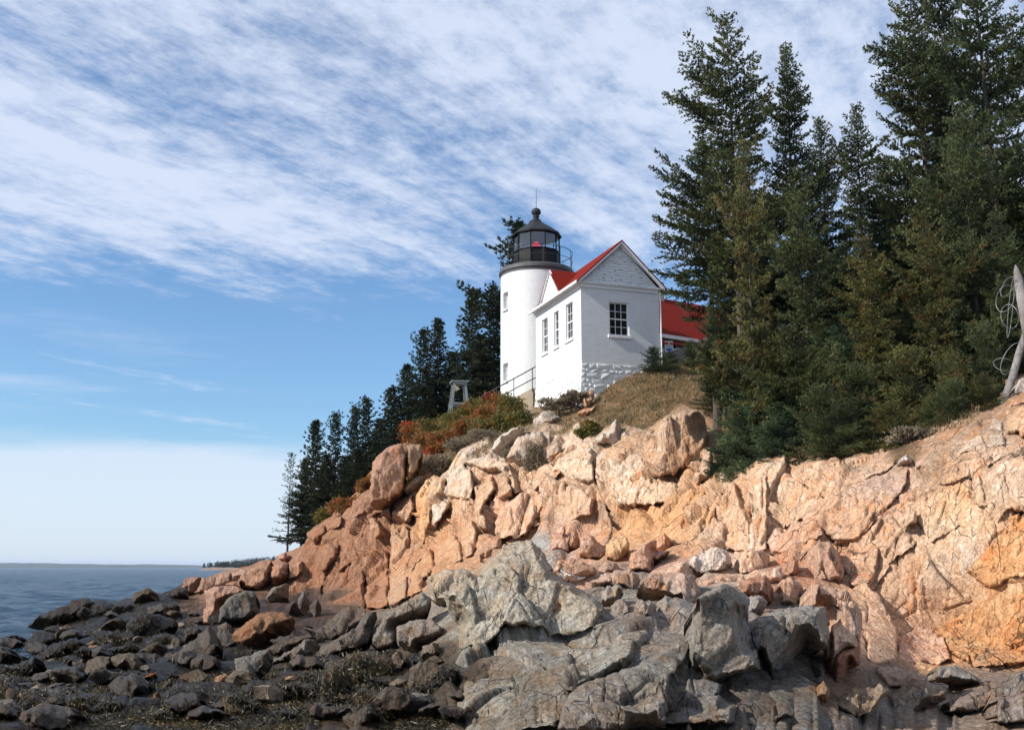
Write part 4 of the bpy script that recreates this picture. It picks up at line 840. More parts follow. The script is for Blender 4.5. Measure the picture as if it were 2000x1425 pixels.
# small loose stones on the shore
def small_stones():
    rnd = random.Random(5); protos = []
    for k in range(4):
        P = []
        for i in range(26):
            v = Vector((rnd.gauss(0, 1), rnd.gauss(0, 1), rnd.gauss(0, 1))).normalized()
            P.append(Vector((v.x*1.2, v.y*.9, v.z*.6))*rnd.uniform(.8, 1.05))
        import bmesh
        bm = bmesh.new()
        for p in P: bm.verts.new(p)
        r = bmesh.ops.convex_hull(bm, input=bm.verts); bmesh.ops.delete(bm, geom=[g for g in r['geom_interior'] if isinstance(g, bmesh.types.BMVert)], context='VERTS')
        bmesh.ops.subdivide_edges(bm, edges=bm.edges, cuts=1, use_grid_fill=True, smooth=.0)
        for v_ in bm.verts: v_.co *= rnd.uniform(.93, 1.06)
        me = bpy.data.meshes.new('stone'); bm.to_mesh(me); bm.free()
        set_col(me, 'albedo', np.tile([[(.17,.15,.12),(.1,.085,.06),(.22,.19,.15),(.3,.19,.12)][k]], (len(me.vertices), 1))); me.materials.append(M['rock']); protos.append(me)
    for i in range(60):
        px = rnd.uniform(10, 880); py = rnd.uniform(max(1185, 1250-.25*px), 1400)
        if px > 600 and py < 1240: continue
        p = gpt(px, py); s = rnd.uniform(.07, .20)*(1 if rnd.random() < .8 else 1.6)
        o = bpy.data.objects.new('stone', protos[rnd.choice((0, 0, 1, 1, 2, 3))]); S.collection.objects.link(o); o.location = p+Vector((0, 0, .12)); o.scale = (s, s, s)
        o.rotation_euler = (rnd.uniform(-.4, .4), rnd.uniform(-.4, .4), rnd.uniform(0, 6))
        tag(o, 'small loose stone lying in the dark seaweed of the lower shore', 'stone', 'small stones lying in the seaweed')
small_stones()

# ------------------------------------------------------------------ buildings
def wall(mb_v, mb_f, mb_uv, w_, z0, z1, holes, depth, tf, u0=0):
    """wall in local (s, z) with rectangular holes and reveals; tf maps (s, depth, z) to a point"""
    xs_ = sorted({0, w_, *[h[0] for h in holes], *[h[1] for h in holes]}); zs = sorted({z0, z1, *[h[2] for h in holes], *[h[3] for h in holes]})
    def quad(p, uvs):
        n = len(mb_v); mb_v.extend([tuple(tf(*q)) for q in p]); mb_f.append((n, n+1, n+2, n+3)); mb_uv.extend(uvs)
    for i in range(len(xs_)-1):
        for j in range(len(zs)-1):
            a, b_, c, d_ = xs_[i], xs_[i+1], zs[j], zs[j+1]; mx, mz = (a+b_)/2, (c+d_)/2
            if any(h[0] < mx < h[1] and h[2] < mz < h[3] for h in holes): continue
            quad([(a, 0, c), (b_, 0, c), (b_, 0, d_), (a, 0, d_)], [(u0+a, c), (u0+b_, c), (u0+b_, d_), (u0+a, d_)])
    for h in holes:
        a, b_, c, d_ = h
        for p, q in (((a, c), (a, d_)), ((a, d_), (b_, d_)), ((b_, d_), (b_, c)), ((b_, c), (a, c))):
            quad([(p[0], 0, p[1]), (q[0], 0, q[1]), (q[0], depth, q[1]), (p[0], depth, p[1])], [(p[0], p[1]), (q[0], q[1]), (q[0]+depth, q[1]), (p[0]+depth, p[1])])
def uvmesh(name, v, f, uv):
    me = bpy.data.meshes.new(name); me.from_pydata(v, [], f); l = me.uv_layers.new(name='UVMap')
    l.data.foreach_set('uv', np.array(uv, np.float32).ravel()); me.update(); return me

TH = math.atan(700/2058)
C0 = at(1134, 553, 44); HZ = C0.z; BZ = at(1134, 708, 44).z
W_, L_ = 3.8, 5.75
EV = 0.0        # local z of eave
house = empty('bell_house', (C0.x, C0.y, HZ), TH, label='small white brick house with red roof and peeling gable in front of the lighthouse', cat='house')
bz = BZ-HZ
# local axes: x along the gable, y along the eave side to the back; z=0 eave
def tf_gable(s, d_, z): return (s, d_, z)
def tf_left(s, d_, z): return (d_, L_-s, z)
def tf_right(s, d_, z): return (W_-d_, s, z)
def tf_back(s, d_, z): return (W_-s, L_-d_, z)
GW = [(1.36, 2.30, 10.06-HZ, 11.56-HZ)]
LW = [(L_-1.80, L_-.95, 10.05-HZ, 11.70-HZ), (L_-3.28, L_-2.68, 10.05-HZ, 11.70-HZ), (L_-4.88, L_-4.12, 10.05-HZ, 11.70-HZ)]
v_, f_, uv_ = [], [], []
wall(v_, f_, uv_, W_, bz, .0, GW, .16, tf_gable); wall(v_, f_, uv_, L_, bz, .0, LW, .16, tf_left, 9)
wall(v_, f_, uv_, L_, bz, .0, [], .16, tf_right, 3); wall(v_, f_, uv_, W_, bz, .0, [], .16, tf_back, 5)
link('wall', uvmesh('wall', v_, f_, uv_), M['brick'], house)
pane_cache = {}
def window(parent, tf, a, b_, c, d_, cols, rows, depth=.13, sill=True):
    wd = MB(); t_ = .048
    def bx(m_, s0, s1, q0, q1, z0, z1):
        P = [tf(s0, q0, z0), tf(s1, q0, z0), tf(s1, q1, z0), tf(s0, q1, z0), tf(s0, q0, z1), tf(s1, q0, z1), tf(s1, q1, z1), tf(s0, q1, z1)]
        m_.poly(P, [(0,3,2,1),(4,5,6,7),(0,1,5,4),(1,2,6,5),(2,3,7,6),(3,0,4,7)])
    e = .002
    bx(wd, a+e, a+t_, depth-.05, depth+.03, c+e, d_-e); bx(wd, b_-t_, b_-e, depth-.05, depth+.03, c+e, d_-e)
    bx(wd, a+t_, b_-t_, depth-.048, depth+.03, c+e, c+t_); bx(wd, a+t_, b_-t_, depth-.048, depth+.03, d_-t_, d_-e)
    wo_ = wd.build('window', M['white'], parent)
    iw, ih = b_-a-2*t_, d_-c-2*t_; zmid = c+t_+ih/2
    br_ = MB(); bx(br_, a+t_, b_-t_, depth-.03, depth+.02, zmid-.028, zmid+.028)
    for k in range(1, cols):
        s = a+t_+iw*k/cols; bx(br_, s-.010, s+.010, depth-.02, depth+.022, c+t_, d_-t_)
    for k in range(1, rows):
        if k*2 == rows: continue
        z = c+t_+ih*k/rows; bx(br_, a+t_, b_-t_, depth-.018, depth+.02, z-.010, z+.010)
    br_.build('glazing_bars', M['white'], wo_)
    for i in range(cols):
        for j in range(rows):
            s0 = a+t_+iw*i/cols; z0 = c+t_+ih*j/rows; q = MB(); g_ = .0
            tl = random.uniform(-.006, .006)
            q.poly([tf(s0, depth+.012, z0), tf(s0+iw/cols, depth+.012+tl, z0), tf(s0+iw/cols, depth+.012+tl, z0+ih/rows), tf(s0, depth+.012, z0+ih/rows)], [(0, 1, 2, 3)])
            q.build('pane', M['glass'], wo_)
    if sill:
        sm = MB(); bx(sm, a-.08, b_+.08, -.07, depth-.03, c-.13, c-.003); sm.build('sill', M['white'], wo_)
        lm = MB(); bx(lm, a-.06, b_+.06, -.022, -.002, d_+.003, d_+.10)
    return wo_
random.seed(3)
for h in GW: window(house, tf_gable, *h, 3, 4)
for h, cc_ in zip(LW, (3, 2, 3)): window(house, tf_left, *h, cc_, 4)
# mortar course between brick and stone, cornice boards
cb = MB(); cb.box((.0, -.022, bz-.04), (W_+.02, -.001, bz)); cb.build('string_course', M['white'], house)
RH = 2.0; OV = .18; SL = (RH+.10-.125)/(W_/2+OV)
def rfz(x): return RH-abs(x-W_/2)*SL+.10       # top of roof
# cornice under the eaves
cor = MB()
cor.box((-.06, -.05, -.16), (W_+.06, L_+.05, -.03)); cor.box((-.14, -.10, -.03), (W_+.14, L_+.10, .02)); cor.box((-.24, -.16, .02), (W_+.24, L_+.12, .075))
cor.build('cornice', M['trim'], house)
# clapboards of the front gable, each its own board
yb = -.03; nb_ = 13
tri = MB(); tri.poly([(0, yb+.05, .1), (W_, yb+.05, .1), (W_/2, yb+.05, RH)], [(0, 1, 2)]); tri.build('gable_backing', M['trim'], house); tri = MB(); tri.poly([(0, L_, .1), (W_, L_, .1), (W_/2, L_, RH)], [(0, 2, 1)]); tri.build('gable_backing', M['trim'], house)
for k in range(nb_):
    z0 = .12+k*(RH-.30)/nb_; z1 = z0+(RH-.30)/nb_
    hw0 = (RH-.02-z0)/SL-.14; hw1 = (RH-.02-z1)/SL-.14
    if hw1 < .03: break
    q = MB(); c_ = W_/2; o_ = .018
    q.poly([(c_-hw0, yb-o_, z0), (c_+hw0, yb-o_, z0), (c_+hw1, yb+.004, z1), (c_-hw1, yb+.004, z1), (c_-hw0, yb+.03, z0), (c_+hw0, yb+.03, z0), (c_+hw1, yb+.03, z1), (c_-hw1, yb+.03, z1)],
           [(0,1,2,3),(4,7,6,5),(0,4,5,1),(3,2,6,7),(0,3,7,4),(1,5,6,2)])
    q.build('clapboard', M['clap'], house)
arch = MB(); ap = [(W_/2+.17*math.cos(a), 0, RH-.62+.24*math.sin(a)) for a in np.linspace(0, math.pi, 9)]
arch.poly([(p[0], yb-.03, p[2]) for p in ap]+[(p[0], yb+.01, p[2]) for p in ap], [tuple(range(9)), tuple(range(17, 8, -1))]+[(i, i+9, (i+1) % 9+9, (i+1) % 9) for i in range(9)])
arch.build('attic_vent', M['clap'], house)
# raking boards
for sgn in (-1, 1):
    rk = MB()
    x_e = W_/2+sgn*(W_/2+OV); z_e = rfz(x_e)
    for (o0, o1, th0, th1) in ((-.30, -.22, .0, .16), (-.22, -.06, .02, .11), (-.10, -.035, .10, .27)):
        P = [(x_e, o0, z_e-th1), (x_e, o0, z_e-th0), (W_/2, o0, RH+.10-th0), (W_/2, o0, RH+.10-th1), (x_e, o1, z_e-th1), (x_e, o1, z_e-th0), (W_/2, o1, RH+.10-th0), (W_/2, o1, RH+.10-th1)]
        P = [(p[0], p[1], max(p[2], .116) if i in (0, 4) and th0 > .05 else p[2]) for i, p in enumerate(P)]
        rk.poly(P, [(0,1,2,3) if sgn > 0 else (3,2,1,0), (7,6,5,4) if sgn > 0 else (4,5,6,7), (0,4,5,1), (1,5,6,2), (3,2,6,7), (0,3,7,4)])
    rk.build('rake_board', M['trim'], house)
# red roof: two slopes and a cross gable over the eave side
def slab(mb, pts, th=.07):
    top_ = [Vector(p)+Vector((0, 0, .004)) for p in pts]; bot = [p-Vector((0, 0, th)) for p in top_]; n = len(pts)
    mb.poly(top_+bot, [tuple(range(n)), tuple(range(2*n-1, n-1, -1))]+[(i, i+n, (i+1) % n+n, (i+1) % n) for i in range(n)])
rf = MB()
y0, y1 = -.31, L_+.32; xl, xr = -OV-.14, W_+OV+.10
slab(rf, [(xl, y0, rfz(xl)), (W_/2, y0, RH+.10), (W_/2, y1, RH+.10), (xl, y1, rfz(xl))]); slab(rf, [(W_/2, y0, RH+.10), (xr, y0, rfz(xr)), (xr, y1, rfz(xr)), (W_/2, y1, RH+.10)])
G0, G1, GH = 2.15, 4.9, 1.48; gm = (G0+G1)/2; gsl = GH/((G1-G0)/2)
zc = .10+GH
xm = W_/2-(RH+.1-zc)/SL     # where the little ridge meets the main slope
slab(rf, [(-.16, gm, zc), (-.16, G0-.12, .10-.12*gsl+.06), (xl+.12, G0-.12, .02), (xm, gm, zc)]); slab(rf, [(-.16, G1+.12, .10-.12*gsl+.06), (-.16, gm, zc), (xm, gm, zc), (xl+.12, G1+.12, .02)])
rf.build('roof', M['red'], house)
# cross gable front
cg = MB(); cg.poly([(-.05, G0+.02, .1), (-.05, G1-.02, .1), (-.05, gm, zc-.1)], [(0, 2, 1)]); cg.build('gable_backing', M['trim'], house)
for k in range(9):
    z0 = .12+k*.165; z1 = z0+.165; hw0 = (zc-.06-z0)/gsl-.05; hw1 = (zc-.06-z1)/gsl-.05
    if hw1 < .02: break
    q = MB(); x_ = -.06
    q.poly([(x_-.02, gm+hw0, z0), (x_-.02, gm-hw0, z0), (x_, gm-hw1, z1), (x_, gm+hw1, z1), (x_+.01, gm+hw0, z0), (x_+.01, gm-hw0, z0), (x_+.01, gm-hw1, z1), (x_+.01, gm+hw1, z1)],
           [(0,1,2,3),(4,7,6,5),(0,4,5,1),(3,2,6,7),(0,3,7,4),(1,5,6,2)]); q.build('clapboard', M['clap2'], house)
for sgn in (-1, 1):
    q = MB(); ye = gm+sgn*((G1-G0)/2+.1); ze = zc-((G1-G0)/2+.1)*gsl
    q.bar((-.12, ye, ze-.02), (-.12, gm, zc-.04), .08, .07); q.build('rake_board', M['trim'], house)
# eave fascia of the left side
q = MB(); q.box((-.33, -.30, -.06), (-.242, L_+.30, .05)); q.build('fascia', M['trim'], house)
# downpipe on the right corner
q = MB(); q.tube([(W_+.06, -.06, .05), (W_+.05, -.05, -.2), (W_+.05, -.05, bz-.4)], .035, 8); q.build('downpipe', M['white'], house)
# rubble foundation: a battered core and single whitewashed stones
fz = bz-.004; fd = bz-2.6
q = MB(); q.poly([(-.0, 0.0, fz), (W_, 0.0, fz), (W_, L_, fz), (-.0, L_, fz), (-.15, -.08, fd), (W_, -.08, fd), (W_, L_+.1, fd), (-.15, L_+.1, fd)], [(0,1,2,3),(0,4,5,1),(1,5,6,2),(2,6,7,3),(3,7,4,0)])
q.build('foundation', M['white_stone'], house)
rnd = random.Random(11)
def rubble(tf, length, n_rows, batter):
    z = fz
    for r in range(n_rows):
        hgt = rnd.uniform(.16, .30); s = -rnd.uniform(0, .3)
        while s < length:
            w2 = rnd.choice((.18, .26, .34, .5, .7))*rnd.uniform(.85, 1.2); dn = (fz-z)*batter; P = []
            sa, sb = max(s, -.03)+.01, min(s+w2, length+.03)-.01
            if sb-sa > .12:
                jit = lambda a: rnd.uniform(-a, a)
                o_ = rnd.uniform(.0, .045)
                P = [(sa+jit(.02), .05-dn, z-hgt+jit(.07)), (sb+jit(.05), .05-dn, z-hgt+jit(.07)), (sb+jit(.05), .05-dn, z+jit(.05)), (sa+jit(.05), .05-dn, z+jit(.05))]
                cx_, cz_ = (sa+sb)/2, z-hgt/2
                Fp = [(cx_+(p[0]-cx_)*.72, -o_-dn+jit(.02), cz_+(p[2]-cz_)*.68) for p in P]
                q = MB(); q.poly([tf(*p) for p in P+Fp]+[tf(cx_+jit(.05), -o_-.03-dn, cz_+jit(.04))], [(0,1,5,4),(1,2,6,5),(2,3,7,6),(3,0,4,7),(4,5,8),(5,6,8),(6,7,8),(7,4,8)])
                q.build('stone', M['white_stone'], house)
            s += w2
        z -= hgt
rubble(tf_gable, W_, 8, .028); rubble(tf_left, L_, 12, .055)

# ---- lighthouse
TC = at(1048, 600, 52); TCx, TCy = TC.x, TC.y
tz = lambda y: at(1048, y, 52).z
TR = 1.86
light = empty('lighthouse', (TCx, TCy, tz(800)), 0, label='round white brick lighthouse with black lantern room and red light', cat='lighthouse')
oz = tz(800)
def tower():
    nseg = 96; cyf = TCy-TR  # windows on the left flank
    v, f, uv = [], [], []
    zt = tz(541)-oz; zs = [-4.0, tz(751)-oz, tz(716)-oz, tz(613)-oz, tz(580)-oz, zt]
    # azimuth of the windows: x pixel 983 on the flank
    wins = []
    for zi in ((1, 2), (3, 4)):
        wins.append((round((math.pi+R_(30))/(2*math.pi)*nseg)-2, 4, zi))
    for i in range(nseg):
        a0 = 2*math.pi*i/nseg; a1 = 2*math.pi*(i+1)/nseg
        for j in range(len(zs)-1):
            if any(w_[2][0] == j and w_[0] <= i < w_[0]+w_[1] for w_ in wins): continue
            n = len(v); r0 = TR; v += [(r0*math.cos(a0), r0*math.sin(a0), zs[j]), (r0*math.cos(a1), r0*math.sin(a1), zs[j]), (r0*math.cos(a1), r0*math.sin(a1), zs[j+1]), (r0*math.cos(a0), r0*math.sin(a0), zs[j+1])]
            f.append((n, n+1, n+2, n+3)); uv += [(a0*TR, zs[j]), (a1*TR, zs[j]), (a1*TR, zs[j+1]), (a0*TR, zs[j+1])]
    for s, c, (j, _) in wins:
        for (ia, ja, ib, jb) in ((s, j, s, j+1), (s+c, j+1, s+c, j), (s, j+1, s+c, j+1), (s+c, j, s, j)):
            P = []
            for (i, jj, r) in ((ia, ja, TR), (ib, jb, TR), (ib, jb, TR-.25), (ia, ja, TR-.25)):
                a = 2*math.pi*i/nseg; P.append((r*math.cos(a), r*math.sin(a), zs[jj]))
            n = len(v); v += P; f.append((n, n+1, n+2, n+3)); uv += [(0, 0), (.2, 0), (.2, .2), (0, .2)]
    link('tower_wall', uvmesh('tower_wall', v, f, uv), M['brick'], light)
    for s, c, (j, _) in wins:
        a0 = 2*math.pi*s/nseg; a1 = 2*math.pi*(s+c)/nseg; r = TR-.22
        A = Vector((r*math.cos(a0), r*math.sin(a0), zs[j])); B = Vector((r*math.cos(a1), r*math.sin(a1), zs[j])); H = zs[j+1]-zs[j]
        nn = Vector((math.cos((a0+a1)/2), math.sin((a0+a1)/2), 0)); U = (B-A)
        fr = MB(); up = Vector((0, 0, H))
        fr.bar(A+U*.05, A+U*.05+up, .05, .05); fr.bar(A+U*.95, A+U*.95+up, .05, .05); fr.bar(A+up*.03, B+up*.03, .05); fr.bar(A+up*.97, B+up*.97, .05); fr.bar(A+up*.5, B+up*.5, .05, .05)
        fr.bar(A+U*.5, A+U*.5+up, .03, .03); fr.bar(A+up*.25, B+up*.25, .03); fr.bar(A+up*.75, B+up*.75, .03)
        wo2 = fr.build('window', M['white'], light)
        for a_ in (0, .5):
            for b2 in (0, .5):
                g2 = MB(); o2 = A+U*a_+up*b2-nn*.01; g2.poly([o2, o2+U*.5, o2+U*.5+up*.5, o2+up*.5], [(0, 1, 2, 3)]); g2.build('pane', M['glass'], wo2)
        si = MB(); rr = TR+.05; A2 = A+nn*.26-up*.05-U*.08; B2 = B+nn*.26-up*.05+U*.08; si.bar(A2, B2, .12, .08); si.build('sill', M['white'], wo2)
tower()
zc0 = tz(541)-oz; zd0 = tz(530)-oz
q = MB().lathe([(TR-.1, zc0-.12), (TR+.02, zc0-.10), (TR+.03, zc0), (TR+.10, zc0+.06), (TR+.10, zc0+.20), (TR+.05, zc0+.28), (.5, zc0+.29)], 96); q.build('gallery_deck', M['deck'], light, smooth=False)
DK_Z = zc0+.285
# gallery rail
rr = TR+.02
q = MB(); q.tube([(rr*math.cos(t_), rr*math.sin(t_), DK_Z+.92) for t_ in np.linspace(0, 2*math.pi, 73)[:-1]], .018, 6, closed=True); q.build('handrail', M['rail'], light)
q = MB(); q.tube([(rr*math.cos(t_), rr*math.sin(t_), DK_Z+.46) for t_ in np.linspace(0, 2*math.pi, 73)[:-1]], .013, 6, closed=True); q.build('middle_rail', M['rail'], light)
for k in range(12):
    a = 2*math.pi*(k+.3)/12; q = MB(); q.tube([(rr*math.cos(a), rr*math.sin(a), DK_Z), (rr*math.cos(a), rr*math.sin(a), DK_Z+.92)], .015, 6); q.build('post', M['rail'], light)
# lantern, ten sides
LR = 1.21; ROT = .26*1.0; n10 = 10
zl1 = DK_Z+.98; zl2 = zl1+.98
ang = lambda k: 2*math.pi*(k+.5)/10-math.pi/2+R_(3)
def ring(r, z): return [(r*math.cos(ang(k)), r*math.sin(ang(k)), z) for k in range(10)]
for k in range(10):
    a, b_ = ring(LR, DK_Z)[k], ring(LR, DK_Z)[(k+1) % 10]; q = MB()
    A, B = Vector(a), Vector(b_); up = Vector((0, 0, zl1-DK_Z)); nn = ((A+B)/2).copy(); nn.z = 0; nn.normalize()
    q.poly([A, B, B+up, A+up, A-nn*.05, B-nn*.05, B+up-nn*.05, A+up-nn*.05], [(0,1,2,3),(7,6,5,4),(3,2,6,7),(0,4,5,1)]); q.build('iron_panel', M['black'], light)
    q = MB(); q.bar(A, A+Vector((0, 0, zl2-DK_Z)), .06, .06); q.build('mullion', M['black'], light)
    q = MB(); o1 = A+up-nn*.02; o2 = B+up-nn*.02; u2 = Vector((0, 0, zl2-zl1)); q.poly([o1, o2, o2+u2, o1+u2], [(0, 1, 2, 3)]); q.build('lantern_pane', M['lglass'], light)
q = MB(); q.tube([Vector(p) for p in ring(LR+.02, zl1)], .035, 6, closed=True); q.tube([Vector(p) for p in ring(LR+.01, DK_Z+.03)], .04, 6, closed=True); q.build('sill_ring', M['black'], light)
q = MB(); q.tube([Vector(p) for p in ring(LR+.0, zl2-.04)], .06, 6, closed=True); q.build('head_ring', M['black'], light)
rtop = zl2+.80
q = MB().lathe([(LR-.05, zl2-.02), (LR+.12, zl2-.10), (LR+.14, zl2-.03), (LR*.80, zl2+.27), (.55, zl2+.55), (.22, rtop), (.20, rtop+.02)], 10, rot=.5-2.5+3/36); q.build('lantern_roof', M['roofblack'], light)
q = MB().lathe([(.24, rtop-.04), (.26, rtop+.03), (.15, rtop+.10), (.13, rtop+.18), (.19, rtop+.22), (.13, rtop+.26), (.14, rtop+.30), (.235, rtop+.40), (.26, rtop+.50), (.23, rtop+.60), (.13, rtop+.69), (.02, rtop+.72)], 20); q.build('ball_finial', M['roofblack'], light, smooth=True)
q = MB(); q.tube([(0, 0, rtop+.7), (.02, 0, rtop+1.85)], [.018, .007], 6); q.build('lightning_rod', M['rail'], light)
ls = MB().lathe([(.12, zl1-.25), (.22, zl1-.05), (.28, zl1+.1), (.30, zl1+.22), (.27, zl1+.36), (.18, zl1+.55), (.06, zl1+.66)], 20).build('lens', M['lens'], light, smooth=True)
MB().lathe([(.02, zl1+.15), (.09, zl1+.2), (.09, zl1+.36), (.02, zl1+.42)], 12).build('lamp', M['lamp'], ls)
ls.data.materials[0].use_nodes = True
MB().lathe([(.5, zl1-.4), (.45, zl1-.24)], 20).build('lens_stand', M['black'], light)
q = MB(); q.box((-.3, -.85, zl1-.02), (-.9, -.75, zl1+.35)); 
# small black box on the lantern panel
q = MB(); A = Vector(ring(LR, DK_Z)[9]); q.box((.0, -LR-.08, DK_Z+.22), (.18, -LR+.06, DK_Z+.30)); q.build('vent_box', M['black'], light)

# ---- stair wall and handrail before the tower
st_ = empty('stair_wall', at(1038, 790, 49.9), label='tan concrete stair wall climbing to the back of the white house', cat='wall')
o0 = st_.matrix_world.translation.copy() if False else at(1038, 790, 49.9)
a_ = at(1041, 757, 49.75)-o0; b_ = at(950, 806, 50.0)-o0
q = MB(); dpt = Vector((.05, .25, 0))
q.poly([a_, b_, b_+Vector((0, 0, -2)), a_+Vector((0, 0, -3.2)), a_+dpt, b_+dpt, b_+dpt+Vector((0, 0, -2)), a_+dpt+Vector((0, 0, -3.2))], [(0,1,2,3),(7,6,5,4),(0,4,5,1),(1,5,6,2),(0,3,7,4)])
q.build('wall_face', M['tan'], st_)
for k in range(12):
    p = a_.lerp(b_, (k+.5)/12)+dpt; q = MB(); q.box((p.x-.16, p.y, p.z-.3), (p.x+.16, p.y+.3, p.z-.02)); q.build('step', M['tan'], st_)
rl = empty('handrail', at(975, 775, 51.2), label='dark two-bar iron handrail sloping past the foot of the lighthouse', cat='railing')
ro = at(975, 775, 51.2)
A, B = at(1046, 716, 49.7)-ro, at(940, 774, 50.0)-ro; A2, B2 = at(1046, 737, 49.7)-ro, at(940, 794, 50.0)-ro
MB().tube([A, B], .03, 6).build('top_bar', M['rail'], rl); MB().tube([A2, B2], .026, 6).build('lower_bar', M['rail'], rl)
for k in (.06, .40, .72, .98):
    p = A.lerp(B, k); MB().tube([p, p+Vector((0, 0, -1.15))], .022, 6).build('post', M['rail'], rl)

# ---- bell stand
bs = empty('bell_stand', at(896, 800, 53), R_(12), label='weathered grey timber frame of the old bell stand among the shrubs', cat='wooden frame')
zt_ = at(896, 745, 53).z-bs.location.z
for i, (sx, sy) in enumerate(((-1, -1), (1, -1), (-1, 1), (1, 1))):
    MB().bar((sx*.50, sy*.48, -.6), (sx*.28, sy*.28, zt_-.1), .11, .11).build('leg', M['greywood'], bs)
q = MB(); q.box((-.44, -.44, zt_-.07), (.44, .44, zt_)); q.build('cap_board', M['greywood'], bs)
for s in (-1, 1):
    MB().box((-.36, s*.33-.04, zt_-.2), (.36, s*.33+.04, zt_-.072)).build('head_beam', M['greywood'], bs)
    MB().box((-.50, s*.42-.03, .22), (.50, s*.42+.03, .33)).build('cross_beam', M['greywood'], bs)
    MB().box((s*.40-.03, -.4, .12), (s*.40+.03, .4, .22)).build('cross_beam', M['greywood'], bs)
q = MB(); q.poly([(-.30, -.36, zt_-.2), (.0, -.36, zt_-.45), (-.34, -.36, zt_-.62), (-.30, -.33, zt_-.2), (.0, -.33, zt_-.45), (-.34, -.33, zt_-.62)], [(0,2,1),(3,4,5),(0,1,4,3),(1,2,5,4),(2,0,3,5)]); q.build('gusset_board', M['tan'], bs)

# ---- keeper's house behind
kh = empty('keepers_house', at(1270, 700, 54.5), R_(90-58), label='white house with a wide red roof half hidden behind the brick house and spruces', cat='house')
e0 = at(1270, 645, 54.5).z-kh.location.z
v2, f2_, u2_ = [], [], []
KL, KW = 9.0, 6.4
wall(v2, f2_, u2_, KL, -1.5, e0, [(1.2, 2.0, .3, e0-.35), (4.5, 5.3, .3, e0-.35)], .12, lambda s, d_, z: (s, d_, z)); wall(v2, f2_, u2_, KW, -1.5, e0, [], .1, lambda s, d_, z: (0, KW-s, z)); wall(v2, f2_, u2_, KW, -1.5, e0, [], .1, lambda s, d_, z: (KL, s, z)); wall(v2, f2_, u2_, KL, -1.5, e0, [], .1, lambda s, d_, z: (KL-s, KW, z))
v2 += [(0, 0, e0), (0, KW, e0), (0, KW/2, e0+2.9), (KL, 0, e0), (KL, KW, e0), (KL, KW/2, e0+2.9)]; n = len(v2)-6; f2_ += [(n, n+2, n+1), (n+3, n+4, n+5)]; u2_ += [(0, 0)]*6
link('wall', uvmesh('wall', v2, f2_, u2_), M['white'], kh)
for s in (1.2, 4.5): window(kh, lambda a, d_, z: (a, d_, z), s, s+.8, .3, e0-.35, 2, 4)
q = MB(); slab(q, [(-.3, -.35, e0-.2), (KL+.3, -.35, e0-.2), (KL+.3, KW/2, e0+3.0), (-.3, KW/2, e0+3.0)], .1); slab(q, [(KL+.3, KW+.35, e0-.2), (-.3, KW+.35, e0-.2), (-.3, KW/2, e0+3.0), (KL+.3, KW/2, e0+3.0)], .1); q.build('roof', M['red'], kh)
MB().box((-.32, -.42, e0-.40), (KL+.32, -.34, e0-.20)).build('fascia', M['white'], kh)
q = MB(); slab(q, [(-.4, -1.5, e0-.95), (KL, -1.5, e0-.95), (KL, -.01, e0-.43), (-.4, -.01, e0-.43)], .08); q.build('porch_roof', M['red'], kh)
for s in (0., 2.4, 4.8): MB().box((s, -1.45, -1.4), (s+.1, -1.35, e0-1.03)).build('porch_post', M['white'], kh)
MB().box((3, KW/2-.3, e0+2.4), (3.6, KW/2+.3, e0+3.9)).build('chimney', M['tan'], kh)
# ---- picket fence and sign
fe = empty('picket_fence', at(1290, 700, 49.5), R_(-4), label='white picket fence right behind the brick house corner', cat='fence')
pxs = [i*.13 for i in range(14)]
for x in pxs: MB().box((x-.03, -.012, -.2), (x+.03, .012, .52)).build('picket', M['white'], fe)
MB().box((-.1, .014, .40), (1.85, .05, .46)).build('rail', M['white'], fe); MB().box((-.1, .014, .05), (1.85, .05, .11)).build('rail', M['white'], fe)
sp = at(1307, 691, 49.2)
sg = empty('sign', sp, R_(-3), label='small red, white and blue warning sign on the picket fence', cat='sign')
MB().box((-.2, -.02, 0), (.2, .0, .64)).build('sign_board', M['signwhite'], sg)
MB().box((-.2, -.026, .46), (-.02, -.0205, .59)).build('red_panel', M['signred'], sg); MB().box((.03, -.026, .45), (.19, -.0205, .56)).build('red_panel', M['signred'], sg)
q = MB(); q.poly([(-.18, -.026, .27), (.18, -.026, .27), (.12, -.026, .19), (.0, -.026, .09), (-.12, -.026, .19)], [(0, 4, 3, 2, 1)]); q.build('blue_emblem', M['signblue'], sg)
cu = bpy.data.curves.new('lettering', 'FONT'); cu.body = 'NO'; cu.size = .17; cu.extrude = .002; cu.align_x = 'CENTER'
to = bpy.data.objects.new('lettering_curve', cu); S.collection.objects.link(to); dg = bpy.context.evaluated_depsgraph_get(); me = bpy.data.meshes.new_from_object(to.evaluated_get(dg)); bpy.data.objects.remove(to)
me.materials.clear(); lt = link('lettering', me, M['signblue'], sg); lt.location = (0, -.025, .31); lt.rotation_euler = (math.pi/2, 0, 0)

